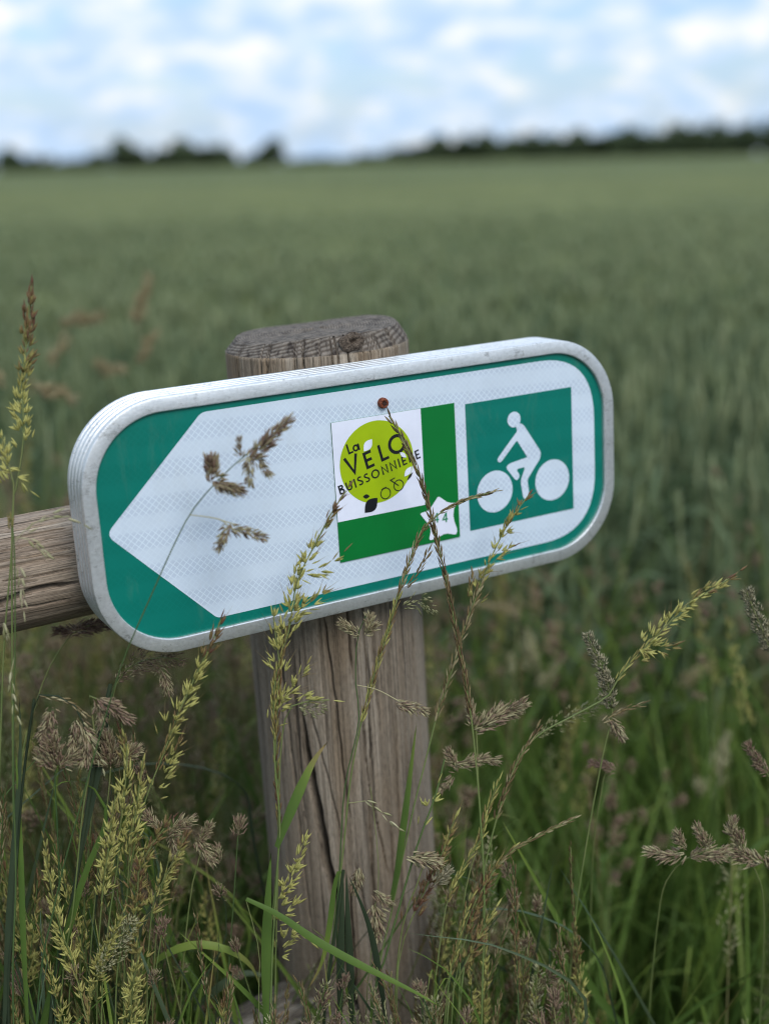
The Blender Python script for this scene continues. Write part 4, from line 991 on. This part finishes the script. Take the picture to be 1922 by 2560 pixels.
hero(CG, 'cocksfoot tuft lying against the right edge of the post', GR, [(920, 1840), (905, 1900), (870, 2000), (850, 2212)], [('cluster', [(890, 1850), (925, 1855)], dict(s=1.0, n=56, tone=(0, .7))), ('cluster', [(945, 1905), (955, 1895)], dict(s=.8, tone=(.0, .5), mat=M_TIM))], .96, 1.0)
hero('meadow_grass', 'small oat spikelets sticking out over the left part of the post', GR, [(712, 1512), (680, 1512), (650, 1520), (620, 1540), (605, 1650), (600, 1900), (595, 2212)], [('oat', [(712, 1512), (680, 1512), (645, 1518)], dict(gap=.006, tone=(.1, .3), awn=False)), ('feather', [(700, 1530), (670, 1530), (645, 1530)], dict(n=50, width=.012))], .91, .99)
hero('broad_grass', 'tall dark blue-green stems crossing the cracked lower post', GR, [(742, 1880), (728, 1990), (712, 2100), (700, 2212)], [], .945, .99,
     [([(760, 2212), (757, 2100), (752, 2000), (748, 1880)], .006, .1, .2, dict(mat=M_BLUE)), ([(835, 2212), (820, 2110), (800, 2010), (775, 1940), (752, 1890)], .005, .0, .2, dict(mat=M_BLUE)), ([(735, 2212), (735, 2120), (738, 2000), (742, 1890)], .006, .1, .3, dict(mat=M_BLUE)),
      ([(745, 1885), (733, 1880), (722, 1920), (712, 2000), (695, 2080), (664, 2140)], .0042, .3, 1.15, dict(turn=.1))], mat_stem=M_BLUE, r=(.0012, .0016), stone=.1)
hero('broad_grass', 'long pale green leaf lying diagonally across the bottom of the post', GR, [(532, 1945), (560, 2060), (560, 2212)], [], .92, .95, [([(532, 1942), (600, 1975), (680, 2030), (760, 2075), (830, 2110), (900, 2145), (960, 2180)], .0055, .3, .55, dict(turn=.15))], r=(.0003, .0008))
hero('broad_grass', 'green stem rising in front of the right half of the post', GR, [(960, 1640), (940, 1720), (900, 1830), (865, 1950), (835, 2060), (800, 2212)], [('oat', [(945, 1690), (930, 1730), (918, 1760)], dict(gap=.008, tone=(.1, .2), awn=False))], .955, .985, r=(.0007, .0018), stone=.1)
# left side
hero(OG, 'large yellow oat grass with a purple tip at the lower left edge of the sign', GR, [(478, 1338), (455, 1395), (430, 1445), (405, 1500), (380, 1555), (355, 1625), (325, 1700), (300, 1780), (280, 1900), (262, 2050), (250, 2212)],
     [('oat', [(478, 1338), (465, 1370), (452, 1398)], dict(tone=(1.1, .8), spread=.25)), ('oat', [(452, 1398), (430, 1445), (405, 1500), (378, 1560)], dict(tone=(.35, .15), s=1.1, gap=.004)), ('twist', [(380, 1555), (360, 1610), (340, 1665)], dict(mat=M_OAT, tone=(.3, .8))), ('oat', [(398, 1590), (370, 1640), (345, 1690)], dict(tone=(.6, .2)))], .89, .95)
hero(OG, 'yellow oat grass standing upright left of the largest one', GR, [(262, 1560), (275, 1620), (272, 1690), (262, 1770), (256, 1860), (235, 2000), (220, 2212)],
     [('oat', [(262, 1560), (272, 1610)], dict(tone=(1, .7), spread=.3)), ('oat', [(270, 1600), (276, 1660), (268, 1730), (260, 1800)], dict(tone=(.3, .0), s=1.1, gap=.0038))], .90, .95)
for lab, pts, tn in [('oat grass head with green open husks, middle of the lower left tangle', [(310, 1640), (300, 1710), (290, 1780), (280, 1850)], (.3, .1)),
                     ('brown oat grass head leaning right in the lower left tangle', [(370, 1770), (340, 1810), (310, 1860), (295, 1930)], (1.0, .5)),
                     ('slim yellow oat grass nearest the lower left corner', [(98, 1820), (105, 1880), (118, 1950), (135, 2020), (160, 2090)], (.2, .0)),
                     ('reddish brown grass head between the oat grasses', [(300, 1870), (298, 1930), (292, 2000), (300, 2060)], (.9, .5)),
                     ('low oat grass with gaping yellow husks near the bottom edge', [(300, 2060), (290, 2110), (285, 2160), (280, 2205)], (.2, .0)),
                     ('loose green oat grass right of the dark blue-green stem', [(250, 1720), (240, 1790), (232, 1860), (222, 1930)], (.3, .1)),
                     ('fine pale oat grass leaning left over the corner', [(265, 1975), (240, 2030), (215, 2090), (205, 2150)], (.1, .1)),
                     ('brown-tipped oat grass right behind the tangle', [(405, 1800), (380, 1850), (355, 1900), (330, 1960)], (.9, .3))]:
    hero(OG, lab, GR, pts+[(pts[-1][0]-12, max(pts[-1][1]+60, 2212))], [('oat', pts, dict(tone=tn, gap=.0038, spread=.5))], .90, .96)
hero('brome_grass', 'tall dark-topped grass head rising above the rail at the left edge', GR, [(70, 610), (62, 680), (58, 740), (50, 810), (50, 870), (52, 930), (48, 980), (35, 1060), (27, 1110), (27, 1400), (28, 1600), (30, 1900), (20, 2212)],
     [('oat', [(70, 610), (64, 660), (60, 715)], dict(tone=(1.1, .85), spread=.22, s=.85, awn=False, gap=.0022)), ('oat', [(62, 690), (58, 750), (54, 800)], dict(tone=(.85, .55), s=.9, awn=False, gap=.0024)), ('oat', [(55, 790), (45, 850), (52, 935)], dict(tone=(.35, .0), s=.95, awn=False, gap=.0026))], .87, .95)
hero('brome_grass', 'thin grass before the rail with drooping pale spikelets, one branch touching the frame', GR, [(22, 1110), (30, 1160), (33, 1260), (33, 1400), (30, 1550), (30, 1700), (35, 1900), (30, 2212)],
     [('palehang', [(182, 1130), (150, 1120), (115, 1112), (85, 1128), (60, 1150)], dict(gap=.007, twig=[(34, 1170), (50, 1150), (85, 1125), (150, 1115)])), ('palehang', [(98, 1198), (82, 1180), (64, 1165)], dict(twig=[(34, 1160), (64, 1165)])), ('palehang', [(52, 1318), (48, 1270), (42, 1225)], dict()), ('palehang', [(35, 1545), (28, 1500), (25, 1450)], dict(twig=[(25, 1450), (32, 1420)])), ('twist', [(25, 1125), (24, 1145)], dict(mat=M_OAT, s=.8)),
      ('palehang', [(14, 1370), (10, 1345)], dict(s=.9))], .855, .93, stone=.1)
hero('meadow_grass', 'green spikelets at the left frame edge above the rail', GR, [(5, 940), (12, 985), (30, 1030), (25, 1200), (5, 1500), (-5, 2212)], [('oat', [(2, 935), (8, 975), (14, 1000)], dict(awn=False, tone=(.4, .0))), ('oat', [(50, 1045), (30, 1025), (5, 1018)], dict(awn=False, tone=(.0, .1), gap=.008))], .87, .95)
hero(CG, 'arching cocksfoot left of the board with a pink tuft hanging down', GR, [(190, 1600), (170, 1535), (130, 1505), (90, 1500), (72, 1530), (50, 1700), (35, 1900), (15, 2212)],
     [('cluster', [(180, 1570), (192, 1625)], dict(s=1.0, n=54)), ('cluster', [(165, 1560), (160, 1600)], dict(s=.8)), ('twist', [(185, 1545), (145, 1515), (85, 1502)], dict(tone=(.0, .6), s=.8)), ('cluster', [(110, 1540), (95, 1580)], dict(s=.8, tone=(.0, .8)))], .90, .96, r=(.0006, .0016), stone=-.1, mat_stem=M_BLUE)
hero(CG, 'cocksfoot with a bright pink tuft leaning right above the tangle', GR, [(262, 1548), (225, 1515), (195, 1500), (205, 1600), (180, 1750), (160, 1950), (130, 2212)], [('cluster', [(218, 1512), (262, 1545)], dict(s=.95, n=54, tone=(.4, 1))), ('cluster', [(215, 1530), (220, 1560)], dict(s=.7)), ('palehang', [(225, 1660), (210, 1630), (195, 1600)], dict())], .895, .96)
hero(CG, 'cocksfoot with a round dusty pink tuft at the left', GR, [(122, 1640), (120, 1700), (125, 1800), (130, 2000), (120, 2212)], [('cluster', [(122, 1650), (122, 1615)], dict(s=1.15, n=64, tone=(.2, 1))), ('cluster', [(115, 1655), (95, 1640)], dict(s=.8)), ('cluster', [(135, 1650), (150, 1640)], dict(s=.8))], .90, .96, stone=-.1)
hero(CG, 'grey-green cocksfoot tufts close together under the round one', GR, [(240, 1640), (235, 1720), (215, 1850), (190, 2212)], [('cluster', [(240, 1650), (238, 1615)], dict(s=1.1, n=60)), ('cluster', [(262, 1645), (280, 1630)], dict(s=.9)), ('cluster', [(225, 1650), (212, 1640)], dict(s=.8))], .92, .98)
hero(CG, 'arching feathery grass just under the rounded corner of the frame', GR, [(395, 1425), (340, 1420), (290, 1435), (255, 1470), (235, 1560), (200, 1750), (170, 2212)], [('feather', [(395, 1425), (340, 1418), (290, 1435), (255, 1470)], dict(n=230, width=.020, mat=M_COCK, tone=(.1, .9))), ('cluster', [(350, 1450), (362, 1480)], dict(s=.8, tone=(0, .7)))], .95, 1.0)
hero(CG, 'dark shaded grass tuft between rail and frame corner', GR, [(195, 1350), (160, 1365), (120, 1420), (85, 1500), (40, 1700), (20, 2212)], [('cluster', [(170, 1360), (210, 1350)], dict(s=1.0, n=60, tone=(.6, 1.0))), ('cluster', [(165, 1365), (140, 1362)], dict(s=.8, tone=(.6, 1)))], 1.0, 1.02)
hero(CG, 'two small cocksfoot tufts right of the tangle, over the dark gap', GR, [(440, 1800), (432, 1850), (410, 1950), (390, 2212)], [('cluster', [(430, 1820), (452, 1855)], dict(s=.85)), ('cluster', [(432, 1815), (445, 1790)], dict(s=.7))], .97, 1.02)
hero(CG, 'purplish cocksfoot tuft left of the dark gap', GR, [(378, 1800), (365, 1860), (345, 1950), (330, 2212)], [('cluster', [(370, 1800), (395, 1780)], dict(s=.9)), ('cluster', [(372, 1810), (380, 1835)], dict(s=.7)), ('cluster', [(340, 1785), (325, 1770)], dict(s=.8))], .95, 1.0)
hero('feathery_grass', 'pale feathery grass leaning right near the bottom left', GR, [(278, 2000), (240, 2060), (215, 2110), (190, 2212)], [('feather', [(285, 1990), (250, 2045), (215, 2100)], dict(n=260, width=.020, tone=(.0, .6)))], .91, .95)
hero('broad_grass', 'thick dark blue-green stem in the lower left tangle', GR, [(240, 1478), (222, 1560), (205, 1650), (188, 1760), (172, 1860), (150, 1990), (110, 2212)], [], .915, .96, [([(172, 1860), (200, 1720), (225, 1600), (243, 1475)], .006, .1, .2, dict(mat=M_BLUE))], mat_stem=M_BLUE, r=(.0016, .0022), stone=.05)
hero('broad_grass', 'dark upright stems at the very left edge', GR, [(75, 1510), (55, 1650), (40, 1800), (28, 2000), (20, 2212)], [], .90, .95, [([(10, 2212), (20, 2000), (38, 1750), (45, 1600), (42, 1500)], .006, .2, .5, dict(mat=M_BLUE)), ([(60, 2212), (50, 2000), (44, 1800), (34, 1600)], .005, .3, .6, {})], mat_stem=M_BLUE, r=(.001, .0018), stone=.0)
hero('broad_grass', 'pale drooping leaf arching over the gap left of the post', GR, [(430, 2060), (440, 2120), (430, 2212)], [], 1.0, 1.05, [([(300, 2110), (360, 2060), (430, 2040), (500, 2055), (545, 2090), (565, 2140)], .006, .6, .9, dict(turn=.3))])
hero('broad_grass', 'soft blue-green leaf bent over beside the post foot', GR, [(500, 2150), (490, 2212)], [], 1.08, 1.1, [([(420, 2180), (470, 2135), (520, 2105), (560, 2105), (590, 2120)], .007, .5, .6, dict(mat=M_BLUE, turn=.4))])
# out-of-focus plants standing between the board and the crop
for lab, st_, hd, z_ in [
    ('tall blurred pinkish seed head standing before the crop left of the post', [(312, 610), (290, 700), (285, 800), (270, 1000), (265, 1300)], [('cluster', [(290, 700), (318, 612)], dict(s=1.3)), ('cluster', [(300, 790), (330, 730)], dict(s=1.2)), ('cluster', [(270, 800), (225, 790)], dict(s=1.3))], 1.5),
    ('blurred pale brown seed head between the edge grass and the tall pinkish one', [(200, 690), (150, 700), (135, 780), (130, 900), (130, 1300)], [('cluster', [(140, 700), (205, 685)], dict(s=1.3)), ('cluster', [(145, 720), (120, 770)], dict(s=1.2))], 1.45),
    ('blurred bowed seed head just above the rail at the left edge', [(135, 850), (90, 825), (30, 850), (0, 950), (-10, 1300)], [('cluster', [(60, 830), (138, 852)], dict(s=1.3)), ('cluster', [(10, 830), (-30, 800)], dict(s=1.2))], 1.25),
    ('blurred reddish seed head below the right corner of the sign', [(1160, 1280), (1165, 1400), (1170, 1600), (1175, 1900)], [('cluster', [(1165, 1330), (1150, 1270)], dict(s=1.1)), ('cluster', [(1170, 1400), (1200, 1360)], dict(s=1.0))], 1.4),
    ('blurred purple seed head lying level under the sign', [(1040, 1310), (1100, 1330), (1120, 1450), (1110, 1800)], [('cluster', [(1120, 1320), (1045, 1305)], dict(s=.9, tone=(.5, 1)))], 1.3),
    ('blurred olive seed head right of the post under the purple one', [(1150, 1390), (1145, 1480), (1150, 1700), (1150, 1900)], [('cluster', [(1150, 1450), (1140, 1385)], dict(s=1.3, tone=(0, .6))), ('cluster', [(1160, 1480), (1190, 1450)], dict(s=1.0, tone=(0, .6)))], 1.35),
    ('blurred grey-pink seed head left of the thick spike at the right edge', [(1490, 1440), (1480, 1540), (1475, 1700), (1470, 2000)], [('cluster', [(1470, 1480), (1510, 1450)], dict(s=1.2))], 1.4),
    ('blurred green cone-shaped seed head above the row of purplish tufts', [(1560, 1600), (1550, 1680), (1530, 1800), (1520, 2100)], [('cluster', [(1545, 1690), (1562, 1610)], dict(s=1.3, tone=(0, .5))), ('cluster', [(1525, 1720), (1515, 1700)], dict(s=1.0))], 1.25),
    ('blurred cream flower head in the grass left of the purple tuft', [(1105, 1430), (1100, 1500), (1110, 1800)], [('cluster', [(1105, 1450), (1105, 1425)], dict(s=.7, tone=(-.2, .2)))], 1.3),
    ('soft pink seed head in the gap left of the post', [(500, 1520), (495, 1600), (490, 1800)], [('cluster', [(500, 1560), (510, 1510)], dict(s=1.1)), ('cluster', [(480, 1600), (460, 1570)], dict(s=1.0))], 1.3),
    ('soft brown seed head under the sign left of the post', [(430, 1580), (430, 1700), (430, 1900)], [('cluster', [(430, 1650), (450, 1590)], dict(s=1.1)), ('cluster', [(415, 1660), (395, 1640)], dict(s=1.0))], 1.25),
    ('second soft brown seed head close to the left side of the post', [(530, 1430), (520, 1550), (520, 1800)], [('cluster', [(520, 1480), (535, 1425)], dict(s=1.1)), ('cluster', [(515, 1500), (490, 1460)], dict(s=1.0))], 1.4),
    ('blurred pale yellow-green seed head in the dark gap left of the post', [(625, 1950), (610, 2000), (600, 2100)], [], 1.3)][:12]:
    hd = [(k_, pl_, dict({**o_, 's': o_.get('s', 1)*1.25, 'n': 20, 'mat': M_PALE if 'olive' in lab or 'green' in lab or 'cream' in lab else M_STRAW, 'tone': (-.1, .45)})) for k_, pl_, o_ in hd]
    hero(CG, lab, GR, st_, hd, z_*1.25, z_*1.25+.03, stone=.3)
# a loose tangle of further plants on the left and right, a step behind the ones above
tb = [PB() for _ in range(5)]
rr_ = random.Random(11)
def loose_plant(x, y, z, kind, top):
    tip = at(x, y, z); foot = np.array([tip[0]+rr_.uniform(-.12, .12), tip[1]+rr_.uniform(-.05, .06), 0]); mid = (tip*.55+foot*.45)+np.array([rr_.uniform(-.03, .03), 0, .05])
    P = spline([tip, mid, foot], 14); bs2.tube(P, .0005, .0011, rr_.uniform(0, .8), 4); L_ = rr_.uniform(.06, .12)
    k = norm(P[1]-P[0]); path = np.array([P[0], P[0]+k*L_*.5, P[0]+(norm(P[3]-P[0]))*L_])
    if kind == 0: head_oat(tb[0], path, rr_.uniform(.8, 1), .0045, .5, (rr_.uniform(.3, 1), rr_.uniform(0, .3)), True, SP_HI)
    elif kind == 1: head_twist(tb[1], path, .9, .0038, (rr_.uniform(0, .4), .9), SP_HI)
    elif kind == 2:
        for q in range(3): 
            o = perp(k)*.012*q; head_cluster(tb[2], path[0]+(path[2]-path[0])*q*.3+o, -k+o*30, rr_.uniform(.6, 1), 36, (rr_.uniform(0, .5), 1.0), SP_HI)
    else: head_feather(tb[3], path, 1, 120, rr_.uniform(.008, .02), (0, .7), SP_HI)
bs2 = PB()
for _ in range(80):
    x = rr_.uniform(-60, 520)
    if rr_.random() < .35: x = rr_.uniform(-60, 300)
    y = rr_.uniform(1560, 2200) if x < 330 else rr_.uniform(1780, 2200)
    loose_plant(x, y, rr_.uniform(.93, 1.12), rr_.choice((0, 0, 1, 1, 1, 2)), 0)
for _ in range(60):
    x = rr_.uniform(930, 1250); y = rr_.uniform(1800, 2200) if x < 1120 else rr_.uniform(2000, 2220)
    loose_plant(x, y, rr_.uniform(.98, 1.12), rr_.choice((0, 1, 1, 2, 3)), 0)
for _ in range(30):
    loose_plant(rr_.uniform(540, 960), rr_.uniform(2080, 2240), rr_.uniform(.95, 1.0), rr_.choice((1, 2, 3)), 0)
lb2 = PB(); lb3 = PB()
for i in range(210):
    u = rr_.random()
    if u < .62: x = rr_.uniform(-60, 480); y = rr_.uniform(1560, 2150) if x < 330 else rr_.uniform(1800, 2200); z = rr_.uniform(.92, 1.12)
    elif u < .9: x = rr_.uniform(930, 1300); y = rr_.uniform(1750, 2200); z = rr_.uniform(1.0, 1.14)
    else: x = rr_.uniform(600, 930); y = rr_.uniform(2000, 2200); z = .965
    tip = at(x, y, z); foot = np.array([tip[0]+rr_.gauss(0, .10), tip[1]+rr_.uniform(-.04, .08), max(0, tip[2]-rr_.uniform(.25, .6))])
    if i % 4 == 0: mid = tip*.6+foot*.4+np.array([rr_.gauss(0, .05), 0, .10])     # arching over
    else: mid = tip*.5+foot*.5+np.array([rr_.gauss(0, .015), 0, .02])
    (lb2 if i % 3 else lb3).blade(spline([foot, foot*.3+mid*.7+np.array([0, 0, .012]), mid, mid*.55+tip*.45+np.array([0, 0, .02 if i % 4 == 0 else .004]), tip], 26), rr_.uniform(.003, .0068), rr_.uniform(-.1, .3), rr_.uniform(.2, 1.0), fold=.35)
tag(lb2.build('tangled_grass_leaves', M_LEAF), kind='stuff'); tag(lb3.build('tangled_blue_grass_leaves', M_BLUE), kind='stuff')
tag(bs2.build('tangled_grass_stems', M_STEM), kind='stuff')
for q, (nm_, mt) in enumerate((('tangled_oat_heads', M_OAT), ('tangled_ryegrass_heads', M_STRAW), ('tangled_cocksfoot_heads', M_COCK), ('tangled_feathery_heads', M_PALE))):
    o = tb[q].build(nm_, mt)
    if o: tag(o, kind='stuff')
bpy.context.view_layer.update()
print('tris', sum(len(o.data.polygons) for o in bpy.data.objects if o.type == 'MESH'))
